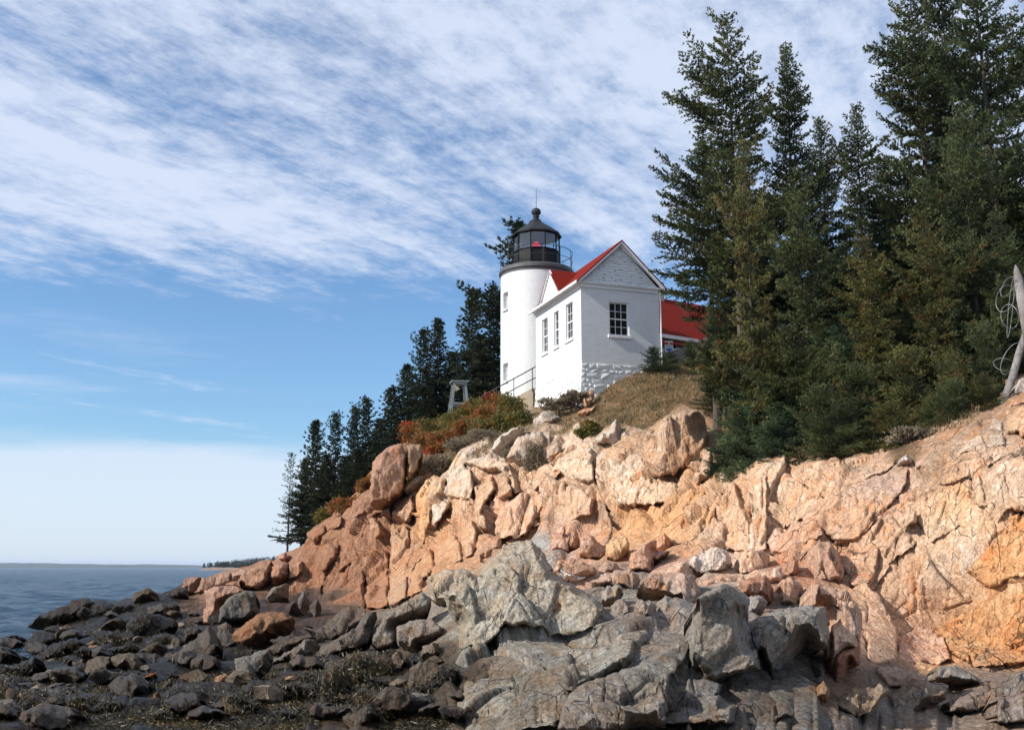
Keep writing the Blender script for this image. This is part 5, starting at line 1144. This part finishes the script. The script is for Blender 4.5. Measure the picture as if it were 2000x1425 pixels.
# ---- driftwood post and wire
pd = 24.0
pb = at(1958, 800, pd); po = empty('driftwood_post', pb, label='bent silver driftwood post at the right cliff top', cat='post')
pts = [at(x, y, dd)-pb for x, y, dd in ((1954, 812, pd), (1964, 775, pd), (1978, 735, pd-.05), (1990, 690, pd-.1), (2003, 650, pd-.15))]
MB().tube(pts, [.11, .095, .085, .08, .07], 12).build('lower_log', M['driftwood'], po, smooth=True)
pts = [at(x, y, dd)-pb for x, y, dd in ((2006, 672, pd-.3), (2002, 630, pd-.28), (1995, 580, pd-.25), (1989, 545, pd-.22), (1985, 527, pd-.2), (1983.5, 517, pd-.2))]
MB().tube(pts, [.06, .10, .115, .105, .06, .008], 12).build('upper_post', M['driftwood'], po, smooth=True)
wc_ = at(1964, 600, pd-.2); wi = empty('wire_coil', wc_, label='loose loops of grey wire hanging on the driftwood post', cat='wire')
for (x, y, r1, r2, tl) in ((1963, 583, 17, 27, .3), (1972, 618, 17, 24, -.2), (1968, 560, 10, 22, .5), (1975, 700, 15, 34, .5), (1962, 712, 22, 12, .2), (1974, 600, 4, 60, .1)):
    P = []
    for k in range(26):
        a = 2*math.pi*k/26; xx, yy = r1*math.cos(a), r2*math.sin(a); P.append(at(x+xx*math.cos(tl)-yy*math.sin(tl), y+xx*math.sin(tl)+yy*math.cos(tl), pd-.25+.1*math.sin(a*2+x))-wc_)
    MB().tube(P, .0045, 5, closed=True).build('wire_loop', M['wire'], wi)

# ------------------------------------------------------------------ trees
def tufts(O, Dr, ln, wd, k, rs, spread=.62):
    """k thin triangles per origin, fanned about its direction"""
    n = len(O); O = np.repeat(O, k, 0); Dr = np.repeat(Dr, k, 0)
    d_ = Dr+rs.normal(0, spread, (n*k, 3)); d_ /= np.linalg.norm(d_, axis=1, keepdims=True)
    p = np.cross(d_, rs.normal(0, 1, (n*k, 3))); p /= np.linalg.norm(p, axis=1, keepdims=True)+1e-9
    l = ln*rs.uniform(.6, 1.25, (n*k, 1)); w2 = wd*rs.uniform(.7, 1.3, (n*k, 1))
    O = O+Dr*ln*.2*rs.uniform(-1, 1, (n*k, 1))
    V = np.stack([O-p*w2, O+p*w2+d_*l*.35, O+d_*l], 1).reshape(-1, 3)
    return V
def spruce(name, seed, H, R, nb, h0=.06, pw=.8, tl=.11, tw=.02, k=5, tstep=.10, twstep=.17, droop=-.28, irr=.25, longs=0, topdense=0, matl='spruce', bare=0, clump=0):
    rs = np.random.RandomState(seed); OO, DD = [], []; tk = MB()
    lean = rs.uniform(-.015, .015, 2); lk = MB()
    n_t = 9; tk.tube([(lean[0]*H*abs(t_)**1.5, lean[1]*H*abs(t_)**1.5, H*t_) for t_ in np.linspace(-.04, .985, n_t)], [max(.012, H*.0125*(1-t_)) for t_ in np.linspace(0, 1, n_t)], 8)
    for i in range(nb):
        u = (i+rs.uniform(0, 1))/nb; h = H*(h0+(1-h0)*u**(.93-topdense)); tt = 1-h/H
        L = R*(tt**pw*(1-.18*math.exp(-((tt-1)/.15)**2))+.035)*rs.uniform(1-irr*1.6, 1+irr*.6)
        if clump: L *= .72+.5*max(0, math.sin(h*clump+seed))
        if longs and rs.rand() < longs: L *= 1.45
        az = i*2.39996+rs.uniform(-.5, .5); e = droop+(.85-droop)*(1-tt)**2.2+rs.uniform(-.16, .16); bend = .22+rs.uniform(-.1, .15)
        ca, sa = math.cos(az), math.sin(az); x0, y0 = lean[0]*H*(h/H)**1.5, lean[1]*H*(h/H)**1.5
        f_ = lambda s: np.stack([x0+ca*L*s, y0+sa*L*s, h+L*(e*s+bend*s*s)], -1)
        if L > .25: lk.tube([Vector(p) for p in f_(np.linspace(0, .92, 4))], [max(.006, .02*L/2), .012*L/2+.004, .008*L/2+.003, .003], 4)
        m_ = max(3, int(L/twstep)); s = np.linspace(.10+bare*(.4+.3*rs.rand()), 1, m_)+rs.uniform(-.02, .02, m_); s = np.clip(s, 0, 1)
        base = f_(s); tang = np.array([ca, sa, e])+np.outer(2*bend*s, [0, 0, 1]); tang /= np.linalg.norm(tang, axis=1, keepdims=True)
        sidev = np.array([-sa, ca, 0])
        for sd in (-1, 1, 0):
            if sd == 0:
                tdir = tang+np.array([0, 0, .1]); tlen = np.full(m_, tstep*1.2)
            else:
                tdir = tang*rs.uniform(.35, .8, (m_, 1))+sd*sidev*rs.uniform(.5, 1, (m_, 1))+np.array([0, 0, 1])*rs.uniform(-.25, .42, (m_, 1))
                tlen = (.50*L*(1-s)**.8*np.minimum(1, s*3+.25)+.10)*rs.uniform(.55, 1.15, m_); tlen = np.minimum(tlen, .95)
            tdir /= np.linalg.norm(tdir, axis=1, keepdims=True)
            cnt = np.maximum(1, (tlen/tstep).astype(int)); ids = np.repeat(np.arange(m_), cnt)
            kk = np.concatenate([np.arange(c) for c in cnt]); fr = (kk+.6)/cnt[ids]
            o_ = base[ids]+tdir[ids]*(tlen[ids]*fr)[:, None]; o_[:, 2] -= (tlen[ids]*fr)**2*.18
            o_ += rs.normal(0, .025, o_.shape); OO.append(o_); dd = tdir[ids]+np.array([0, 0, .18]); DD.append(dd)
    # leader
    z = np.linspace(H*.9, H, max(4, int(H*1.2))); OO.append(np.stack([lean[0]*z, lean[1]*z, z], 1)); DD.append(np.tile([[0, 0, 1.]], (len(z), 1)))
    O = np.concatenate(OO); D_ = np.concatenate(DD); D_ /= np.linalg.norm(D_, axis=1, keepdims=True)
    V = tufts(O, D_, tl, tw, k, rs, .40)
    me = np_mesh(name+'_crown', V, np.arange(len(V)).reshape(-1, 3))
    tm = (tk.mesh(name+'_trunk'), lk.mesh(name+'_limbs'))
    print(name, 'tris', len(V)//3, 'trunk')
    return me, tm, H, R
NOTE = {}
def tree(proto, px, ptop, pbase, D, wid=None, rz=None, label='', group=None, mt='spruce', name='spruce_tree', tilt=(0, 0)):
    cm, tm, H, R = proto; b0 = at(px, pbase, D); tp = at(px, ptop, D); hh = tp.z-b0.z; s = hh/H
    sx = s if wid is None else (wid*D/2000)/R
    e = empty(name, b0, rz if rz is not None else random.uniform(0, 6.28), label=label, cat='tree', group=group); e.scale = (sx, sx, s); e.rotation_euler[0] = tilt[0]; e.rotation_euler[1] = tilt[1]
    if not cm.materials: cm.materials.append(M[mt])
    cr = link('crown', cm, None, e); cr.material_slots[0].link = 'OBJECT'; cr.material_slots[0].material = M[mt]; t2 = link('trunk', tm[0], M['bark'], e); link('limbs', tm[1], M['bark'], e, kind='stuff')
    return e
random.seed(21)
BA = spruce('old', 1, 13.0, 2.8, 150, .05, .50, .085, .0150, 9, .042, .105, irr=.45, longs=.16, clump=1.5, droop=-.30)
BC = spruce('limbed', 8, 13.0, 2.8, 108, .36, .50, .085, .0150, 9, .042, .105, irr=.45, longs=.2, clump=1.9, droop=-.25)
BB = spruce('narrow', 2, 13.0, 1.9, 160, .05, .46, .085, .0150, 9, .042, .10, irr=.34, topdense=.10, clump=2.3)
BM = spruce('mid', 3, 7.5, 2.1, 110, .03, .56, .080, .0140, 8, .042, .09, droop=-.22, irr=.38, longs=.14, clump=2.1)
BL = spruce('low', 4, 3.2, 1.55, 76, .0, .50, .066, .012, 7, .040, .075, droop=-.05, irr=.42)
FA = spruce('fara', 5, 7.5, 1.4, 165, .03, .72, .13, .028, 8, .09, .15, irr=.36, droop=-.32)
FB = spruce('farb', 6, 8.0, 1.6, 150, .05, .60, .13, .028, 8, .09, .15, irr=.5, longs=.12, clump=2, droop=-.3)
FS = spruce('thin', 7, 6.0, .95, 60, .18, .7, .10, .018, 5, .10, .18, irr=.5, droop=-.3)
# left row, from the sea to the lighthouse
LR_ = [(612,825,1062,60,40,FA,'dark spruce nearest the sea, right of the thin lone spruce'),(651,811,1050,61,36,FB,'second dark spruce of the shore row with a slim pointed top'),
 (684,800,1030,61,34,FA,'third dark spruce of the shore row'),(712,781,1010,60,42,FB,'fourth spruce of the shore row, taller and ragged'),(764,760,960,59,44,FA,'fifth spruce of the shore row standing a little apart'),
 (824,648,880,58,46,FB,'ragged spruce left one of the close pair above the shrubs'),(850,626,880,59,42,FA,'spruce right one of the close pair with the taller tip'),(919,571,850,58,54,FA,'tall spruce behind the bell stand'),
 (966,562,840,59,52,FB,'spruce half hidden by the left edge of the lighthouse'),(1009,436,830,61,78,FB,'tallest spruce directly behind the lighthouse lantern'),
 (588,900,1070,60.5,34,FB,'short spruce between the lone spruce and the shore row'),(633,890,1050,59,36,FA,'short dark spruce filling the front of the shore row'),(735,820,980,60,36,FA,'short spruce before the fifth shore spruce'),
 (795,715,900,59,44,FA,'low spruce left of the close pair'),(880,690,860,60,44,FA,'low spruce between the close pair and the bell stand'),(668,900,1045,58.5,40,FB,'low spruce at the foot of the shore row'),(700,880,1010,58,38,FA,'low spruce behind the shore rock pillar'),
 (945,660,850,60,44,FA,'low spruce between the bell stand and the lighthouse'),(772,830,930,57.5,38,FB,'squat spruce above the brown rock pillar'),(830,780,880,57,44,FA,'squat spruce above the orange shrubs')]
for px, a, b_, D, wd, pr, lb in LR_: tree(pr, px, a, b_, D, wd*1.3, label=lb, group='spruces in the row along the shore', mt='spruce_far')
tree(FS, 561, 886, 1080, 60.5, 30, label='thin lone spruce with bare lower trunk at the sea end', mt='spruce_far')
# right wood
RT = [(2130,-100,820,31,190,BA,'spruce','tall spruce standing just beyond the right edge of the view'),(2280,80,800,30,150,BB,'spruce','second spruce beyond the right edge of the view'),(2200,300,790,27,150,BM,'spruce','bushy spruce beyond the right edge, behind the driftwood post'),
 (1868,745,838,24.2,48,BL,'spruce','dark little spruce between the slab lip and the driftwood post'),(1925,735,815,24.3,45,BL,'spruce_y','olive little spruce crowding the foot of the driftwood post'),
 (1415,440,800,33.8,66,BM,'spruce','slim spruce closing the view at the end of the red roof'),(1452,800,955,29.3,75,BL,'spruce_b','dark bluish spruce bush drooping over the rock lip'),(1515,830,940,28.2,70,BL,'spruce_b','small spruce bush spilling over the cliff beside the stone notch'),(1655,790,900,26,75,BL,'spruce','spruce bush at the lip of the slab, left of the middle'),(1745,790,890,25.4,75,BL,'spruce_y','olive spruce bush at the lip of the slab, right of the middle'),(1830,770,870,24.8,60,BL,'spruce','last spruce bush along the lip before the driftwood post'),
 (1402,255,840,34.5,142,BC,'spruce','ragged spruce reaching left over the red roof'),(1457,46,870,33,175,BC,'spruce','tall open spruce with long left branches, leftmost big tree'),(1570,92,880,34.5,110,BB,'spruce','tall narrow dense spruce, second of the big trees'),
 (1640,232,880,37,100,BB,'spruce','spruce with a blunt shoulder right of the narrow one'),(1706,212,860,42,100,BB,'spruce','slim spruce with a thin light tip in the gap of the wood'),
 (1852,-70,850,35,185,BA,'spruce','very tall spruce with branches reaching left at the upper right'),(1985,-170,830,30,200,BA,'spruce','tallest spruce cut by the right edge of the picture'),
 (1915,-90,840,36,170,BA,'spruce','tall spruce behind the two at the upper right'),(1770,330,870,38,120,BB,'spruce','dark spruce under the very tall one'),
 (1930,215,835,27.5,125,BM,'spruce','sunlit bushy spruce in front at the right'),(1480,285,890,29.5,100,BM,'spruce_y','yellow-green pointed spruce before the leftmost big tree'),
 (1590,380,900,28.5,130,BM,'spruce','mid-sized spruce in front of the narrow dense one'),(1715,470,890,27.5,120,BM,'spruce_y','yellowish bushy spruce in the middle of the wood edge'),
 (1835,420,865,27,115,BM,'spruce_y','brownish green spruce below the very tall one'),(1450,520,830,36,80,BM,'spruce','spruce behind the red roof end'),
 (1394,600,775,33.6,46,BM,'spruce','bushy young spruce before the red-roofed house'),(1350,668,716,44.5,30,BL,'spruce','small bushy spruce right of the picket fence'),
 (1278,680,726,44,34,BL,'spruce_b','little spruce bush at the right corner of the brick house'),(1310,690,722,43.5,26,BL,'spruce_b','little spruce bush touching the picket fence'),
 (1480,755,935,30.5,110,BL,'spruce_b','wide blue-green spruce bush on the cliff edge'),(1540,800,925,28.5,85,BL,'spruce_b','blue-green spruce bush hanging over the cliff edge'),
 (1430,850,935,30,60,BL,'spruce_b','low blue-green bush right of the tall upright boulder'),(1610,760,915,27,80,BL,'spruce','low spruce bush above the middle of the slab'),(1415,720,800,36,70,BL,'spruce','spruce bush spreading left over the brown grass'),
 (1690,720,885,26.5,80,BL,'spruce','low spruce at the edge of the slab'),(1780,690,880,26,80,BL,'spruce_y','yellowish low spruce at the edge of the slab'),(1870,700,850,25.3,70,BL,'spruce_y','low yellowish spruce left of the driftwood post'),
 (1940,640,820,25.5,60,BL,'spruce','low spruce right behind the driftwood post'),(1540,640,880,29.5,85,BM,'spruce_b','blue-green spruce low in the wood'),(1655,620,890,28,85,BM,'spruce_b','bluish spruce low in the middle of the wood'),
 (1985,430,800,26.5,100,BM,'spruce','spruce behind the wire at the right edge'),(1880,800,850,24.5,40,BL,'spruce_y','tiny yellow-green spruce shoot near the driftwood post'),(1510,470,860,36,110,BM,'spruce','dark spruce filling the gap between the two leftmost big trees'),
 (1740,600,880,30,95,BM,'spruce','dark spruce behind the yellowish bushy one'),(1900,520,850,29,100,BM,'spruce_y','spruce with brown cones left of the wire')]
for px, a, b_, D, wd, pr, mt_, lb in RT: tree(pr, px, a, b_, D, wd, label=lb, group='spruces of the wood on the right', mt=mt_)

# ------------------------------------------------------------------ shrubs, grass, seaweed
def leafmat(name, cols, sc=1.6, transl=.3):
    m, t, b = mat(name); g = t.new('ShaderNodeNewGeometry').outputs['Position']
    a = t.noise(g, sc, 4, .65); c = t.mix(t.ramp(a, .38, .5), cols[0], cols[1]); c = t.mix(t.ramp(t.noise(g, sc*1.7, 3, .6), .52, .6), c, cols[2])
    c = t.mix(t.ramp(t.noise(g, 14, 2, .5), .3, .7, 0, 1), t.mix(1., c, (.65,.65,.65,1), 'MULTIPLY'), t.mix(1., c, (1.3,1.3,1.3,1), 'MULTIPLY'))
    t.link(c, b.inputs[0]); b.inputs['Roughness'].default_value = .6
    tl = t.new('ShaderNodeBsdfTranslucent'); t.link(c, tl.inputs[0]); mx = t.new('ShaderNodeMixShader'); mx.inputs[0].default_value = transl
    t.link(b.outputs[0], mx.inputs[1]); t.link(tl.outputs[0], mx.inputs[2]); t.link(mx.outputs[0], [n for n in t.n if n.type == 'OUTPUT_MATERIAL'][0].inputs[0]); return m
M['lf_green'] = leafmat('olive_leaves', [(.07, .085, .02), (.14, .13, .03), (.30, .16, .03)])
M['lf_orange'] = leafmat('orange_leaves', [(.13, .10, .03), (.26, .13, .03), (.42, .09, .025)])
M['lf_red'] = leafmat('red_leaves', [(.36, .06, .02), (.44, .09, .03), (.26, .05, .02)])
M['lf_dry'] = leafmat('dry_twigs', [(.19, .15, .10), (.27, .215, .145), (.15, .12, .07)], 3)
M['grass'] = leafmat('dry_brown_grass', [(.19, .125, .055), (.28, .19, .085), (.13, .11, .05)], .9)
M['weed'] = leafmat('brown_seaweed', [(.014, .010, .005), (.036, .026, .009), (.080, .055, .016)], .8, .1)
for n_ in M['weed'].node_tree.nodes:
    if n_.type == 'BSDF_PRINCIPLED': n_.inputs['Roughness'].default_value = .5
def shrub(px, py, rx, ry, D, matn, label, n=1500, name='shrub', ls=.05, group='shrubs on the slope'):
    rs = np.random.RandomState(int(px*7+py)); c = at(px, py, D); sx, sz = rx*D/2000, ry*D/2000; sy = (sx+sz)/2
    e = empty(name, c-Vector((0, 0, sz)), label=label, cat='shrub', group=group)
    cl = rs.normal(0, 1, (22, 3)); cl /= np.linalg.norm(cl, axis=1, keepdims=True); cl *= rs.uniform(.3, .85, (22, 1)); 
    ci = rs.randint(0, 22, n); p = cl[ci]+rs.normal(0, .17, (n, 3)); O = p*np.array([sx, sy, sz])+np.array([0, 0, sz])
    dn = p/np.linalg.norm(p, axis=1, keepdims=True)+np.array([0, 0, .3]); V = tufts(O, dn, ls*1.4, ls*.45, 2, rs, .8)
    me = np_mesh('leaves', V, np.arange(len(V)).reshape(-1, 3)); link('leaves', me, M[matn], e)
    b = MB()
    for k in range(7): q_ = cl[k]*np.array([sx, sy, sz])*.8+np.array([0, 0, sz]); b.tube([(0, 0, -.3), (q_[0]*.4, q_[1]*.4, q_[2]*.5), tuple(q_)], [.02, .014, .006], 4)
    b.build('stems', M['bark'], e)
SH = [(1000,805,30,24,50,'lf_green','green shrub at the left foot of the tan stair wall'),(970,795,26,22,50.5,'lf_orange','orange-brown shrub below the iron handrail'),(935,808,30,24,51,'lf_green','olive shrub right below the bell stand'),
 (900,825,30,22,51.5,'lf_green','olive-green shrub under the bell stand'),(860,840,34,22,52.5,'lf_green','dull green shrub left of the bell stand'),(815,850,30,20,54,'lf_orange','rust-orange shrub at the left end of the shrub belt'),
 (1010,825,22,18,48.7,'lf_green','rounded green shrub beside the rocks under the tan wall'),(955,812,30,18,49.4,'lf_orange','tangled rusty shrub in the heart of the shrub belt'),(920,838,32,18,49.5,'lf_orange','tawny shrub in front of the olive ones'),(880,850,34,18,50,'lf_green','bronze-green shrub over the dry brush'),(838,865,28,16,50,'lf_orange','amber shrub next to the red creeping bush'),(950,840,30,16,48.4,'lf_green','dense dark green shrub above the pale dry brush'),
 (985,830,28,20,49,'lf_green','leafy green shrub above the dry grass'),(870,868,30,20,50,'lf_orange','yellow-orange shrub above the brown pillar'),(912,795,10,6,50.2,'lf_red','scarlet patch of leaves right beside the bell stand'),
 (950,778,9,7,50.3,'lf_red','scarlet tuft under the upper end of the handrail'),(987,812,12,9,48.6,'lf_red','bright red bush patch near the tan wall'),(972,825,9,6,48.4,'lf_red','small red tuft in the middle of the green shrubs'),
 (953,800,9,9,49.5,'lf_red','red patch in the centre of the shrub belt'),(848,880,16,9,47.5,'lf_red','red creeping bush just above the cliff edge'),(795,832,12,8,53.5,'lf_red','reddish tuft at the seaward end of the shrub belt'),
 (905,870,34,14,47.5,'lf_dry','dry grey-brown brush above the cliff edge'),(950,855,34,14,47,'lf_dry','pale dry brush below the green shrubs'),(1000,890,14,12,41.5,'lf_dry','dry bush growing on the rock crest'),
 (1045,900,20,32,39.5,'lf_dry','dry brown bush in the gully of the cliff'),(860,905,26,12,46,'lf_dry','dry twiggy bush at the top of the ochre rock'),(1090,790,34,10,43.6,'lf_dry','dark dry weeds along the foot of the white foundation'),
 (1125,775,20,9,43.3,'lf_dry','dark scrub against the corner of the foundation'),(1150,840,20,12,38.5,'lf_green','low green tuft beside the pale pinnacle'),(680,985,34,14,56,'lf_orange','orange heath above the left cliff'),
 (640,1005,22,10,57,'lf_green','olive heath above the left cliff'),(720,950,20,16,55,'lf_orange','rusty bush behind the brown pillar'),(1640,560,50,20,45,'lf_orange','orange-brown undergrowth seen through the wood'),
 (1800,560,60,24,44,'lf_dry','dry brush on the hillside behind the wood'),(1700,640,60,22,38,'lf_orange','rusty undergrowth low between the trunks'),(1880,600,50,26,36,'lf_orange','rust-brown bush behind the wire'),
 (1560,700,44,18,36,'lf_dry','dry undergrowth behind the blue-green spruces'),(1800,850,50,12,25.2,'lf_dry','dry weeds along the edge of the slab'),(1700,875,36,9,26,'lf_green','low green weeds on the edge of the slab')]
for s_ in SH:
    dd = float(dist(s_[0], min(s_[1]+s_[3]*.5, 1400)))
    shrub(s_[0], s_[1], s_[2]*1.3, s_[3]*1.35, min(s_[4], dd+.2)-.1, s_[5], s_[6], n=500 if s_[5] == 'lf_red' else 3600, ls=.07 if s_[5] != 'lf_dry' else .055)
def scatter(name, polys, n, ln, wd, matn, k, up, label, spread=.5, extra=None, sink=0.):
    rs = np.random.RandomState(len(name)*7+n % 97); OO = []; area = []
    for poly, wgt in polys:
        xs_ = [p[0] for p in poly]; ys_ = [p[1] for p in poly]; m_ = int(n*wgt)
        X = rs.uniform(min(xs_), max(xs_), m_*2); Y = rs.uniform(min(ys_), max(ys_), m_*2); ok = sdist(X, Y, poly) > 0; X, Y = X[ok][:m_], Y[ok][:m_]
        cl_ = fbm(np.stack([X/30, Y/14, X*0], 1), 3, 3); kp = rs.rand(len(X)) < .75+cl_*1.2; X, Y = X[kp], Y[kp]
        P = world(X, Y, dist(X, Y)); OO.append(P+np.array([0, 0, .02-sink]))
    if extra is not None: OO.append(extra)
    O = np.concatenate(OO); Dr = np.tile(np.array([up], float), (len(O), 1)); V = tufts(O, Dr, ln, wd, k, rs, spread)
    me = np_mesh(name, V, np.arange(len(V)).reshape(-1, 3)); print(name, len(V)//3)
    link(name, me, M[matn], kind='stuff', label=label, cat=name.replace('_', ' '))
scatter('dry_grass', [([(1150,815),(1160,770),(1200,745),(1255,722),(1340,705),(1400,720),(1480,760),(1450,880),(1400,880),(1390,820),(1330,790),(1260,840),(1180,840)], .62),
  ([(860,905),(880,850),(960,830),(1040,810),(1090,800),(1140,800),(1150,830),(1110,850),(1000,860),(930,890)], .25), ([(1450,900),(1500,700),(1900,560),(1990,700),(1900,830),(1700,885),(1560,900)], .35), ([(640,1010),(700,970),(780,880),(860,860),(850,900),(740,960),(680,1010)], .08)],
  26000, .17, .012, 'grass', 2, (.1, -.1, .9), 'dry brown grass covering the slope right of the white house', .4)
allw = np.concatenate(WEEDPTS) if WEEDPTS else np.zeros((0, 3)); rs_ = np.random.RandomState(1); allw = np.repeat(allw, 2, 0); allw = allw[rs_.rand(len(allw)) < .8]; allw = allw+rs_.normal(0, .04, allw.shape)
scatter('seaweed', [([(-10,1400),(0,1260),(100,1225),(200,1195),(300,1170),(420,1170),(420,1240),(560,1290),(700,1270),(860,1300),(880,1430),(-10,1430)], 1.0)],
  105000, .11, .0095, 'weed', 2, (.1, -.6, -.55), 'dark brown seaweed draped over the rocks of the lower shore', .42, extra=allw)

# ------------------------------------------------------------------ sea and far shores
def seamat():
    m, t, b = mat('sea_water'); g = t.new('ShaderNodeNewGeometry').outputs['Position']
    b.inputs[0].default_value = (.008, .036, .07, 1); b.inputs['Roughness'].default_value = .22; b.inputs['Specular IOR Level'].default_value = .22; b.inputs['IOR'].default_value = 1.33
    n1 = t.noise(t.mapping(g, rot=(0, 0, .5), sc=(.5, 1.4, 1)), .45, 6, .62); n2 = t.noise(t.mapping(g, rot=(0, 0, .2), sc=(.8, 1.5, 1)), 2.2, 5, .6)
    n3 = t.noise(t.mapping(g, sc=(.25, 1, 1)), .05, 4, .6)
    h = t.math('MULTIPLY_ADD', n1, 1.0, t.math('MULTIPLY', n2, .28)); h = t.math('MULTIPLY_ADD', n3, 2.5, h)
    bp = t.new('ShaderNodeBump'); bp.inputs['Strength'].default_value = 1.0; bp.inputs['Distance'].default_value = 1.6; t.link(h, bp.inputs['Height']); t.link(bp.outputs[0], b.inputs['Normal'])
    return m
M['sea'] = seamat()
ra = np.concatenate([-np.geomspace(6, .58, 12), np.linspace(-.565, -.24, 210), np.linspace(-.2, .5, 8), np.geomspace(.7, 6, 8)])
ys = np.concatenate([[2, 6, 12, 17], np.geomspace(20, 900, 330), np.geomspace(1000, 18000, 20)])
RA, YY = np.meshgrid(ra, ys); X = RA*YY; fl = np.stack([X.ravel(), YY.ravel(), X.ravel()*0], 1)
wv_ = fbm(fl*np.array([.22, .42, 1])+3, 2, 61)*.26+fbm(fl*np.array([.7, 1.25, 1]), 2, 63)*.11*np.clip(1.5-fl[:, 1]/110, 0, 1)
wv_ += fbm(fl*np.array([.06, .13, 1]), 2, 65)*.45
wv_ *= np.clip(1.3-fl[:, 1]/650, 0, 1); fl[:, 2] = SEA+wv_
I = np.arange(X.size).reshape(X.shape)
link('sea', np_mesh('sea', fl, np.stack([I[:-1, :-1], I[:-1, 1:], I[1:, 1:], I[1:, :-1]], -1).reshape(-1, 4), smooth=True), M['sea'], kind='structure')
def far_hills():
    n = 400; x = np.linspace(-6000, 6500, n); D = 6500.
    rs = np.random.RandomState(3); P = np.stack([x/700, x*0+.5, x*0], 1)
    h = 27+fbm(P, 4, 12)*14; px = 1000+x/D*2058
    h = h*np.clip(1.35-(px/520), .45, 1.2); h = np.maximum(h, 4)
    V = []; rows = [(-5, 0), (.6, 60), (1.0, 400), (.6, 900), (-5, 1500)]
    for k, dy in rows: V.append(np.stack([x, np.full(n, D+dy), SEA+(h*k if k > 0 else np.full(n, k))+rs.normal(0, 1.0, n)*(k > 0)], 1))
    V = np.concatenate(V); I = np.arange(len(V)).reshape(len(rows), n)
    link('far_hills', np_mesh('far_hills', V, np.stack([I[:-1, :-1], I[:-1, 1:], I[1:, 1:], I[1:, :-1]], -1).reshape(-1, 4)), simple('far_shore_woods', (.07, .085, .07), .9, var=.3, vscale=.01), kind='structure')
far_hills()
def headland():
    D0 = 1250.; x0 = (382-1000)/2058*D0; n = 90; xs = np.linspace(x0, x0+190, n); rs = np.random.RandomState(8)
    rows = [(-6, -22), (1.2, -12), (2.6, 0), (3.4, 18), (3.0, 60), (-6, 110)]
    V = []
    for z, dy in rows:
        tp = np.clip((xs-x0)/14, 0, 1)**.6; V.append(np.stack([xs+(1-tp)*0, D0+dy+rs.normal(0, 1.5, n), SEA-3+(z+3+rs.normal(0, .35, n))*tp], 1))
    V = np.concatenate(V); I = np.arange(len(V)).reshape(len(rows), n)
    me = np_mesh('headland', V, np.stack([I[:-1, :-1], I[:-1, 1:], I[1:, 1:], I[1:, :-1]], -1).reshape(-1, 4)); set_col(me, 'albedo', np.tile([[.3, .25, .19]], (len(V), 1)))
    link('headland', me, M['rock'], kind='structure')
    O = []; Dd = []
    for i in range(520):
        x = x0+6+rs.rand()**.8*178; y = D0+rs.uniform(4, 50); h = (6+8*min(1, (x-x0)/90))*rs.uniform(.7, 1.1); r = h*.22
        m_ = 42; u = rs.rand(m_)**.7; z = h*(1-u)*.95; a = rs.uniform(0, 6.28, m_); rr_ = r*u*rs.uniform(.3, 1.1, m_)
        O.append(np.stack([x+rr_*np.cos(a), y+rr_*np.sin(a), SEA+3.5+z], 1)); Dd.append(np.stack([np.cos(a), np.sin(a), np.full(m_, -.2)], 1))
    O = np.concatenate(O); Dd = np.concatenate(Dd); V = tufts(O, Dd, 1.3, .5, 2, rs, .4)
    link('far_wood', np_mesh('far_wood', V, np.arange(len(V)).reshape(-1, 3)), M['spruce_far'], kind='stuff', label='low dark spruce wood covering the far headland', cat='wood')
headland()

# ------------------------------------------------------------------ sea air
m = bpy.data.materials.new('sea_air'); m.use_nodes = True; m.node_tree.nodes.clear(); t = NT(m.node_tree)
pv = t.new('ShaderNodeVolumePrincipled'); pv.inputs['Color'].default_value = (.62, .76, 1, 1); pv.inputs['Density'].default_value = .00005
o_ = t.new('ShaderNodeOutputMaterial'); t.link(pv.outputs[0], o_.inputs['Volume'])
MB().box((-13000, -400, SEA-8), (13000, 17000, 60)).build('haze', m, kind='stuff', label='thin blue sea haze lying over the water and the far shore', cat='haze')
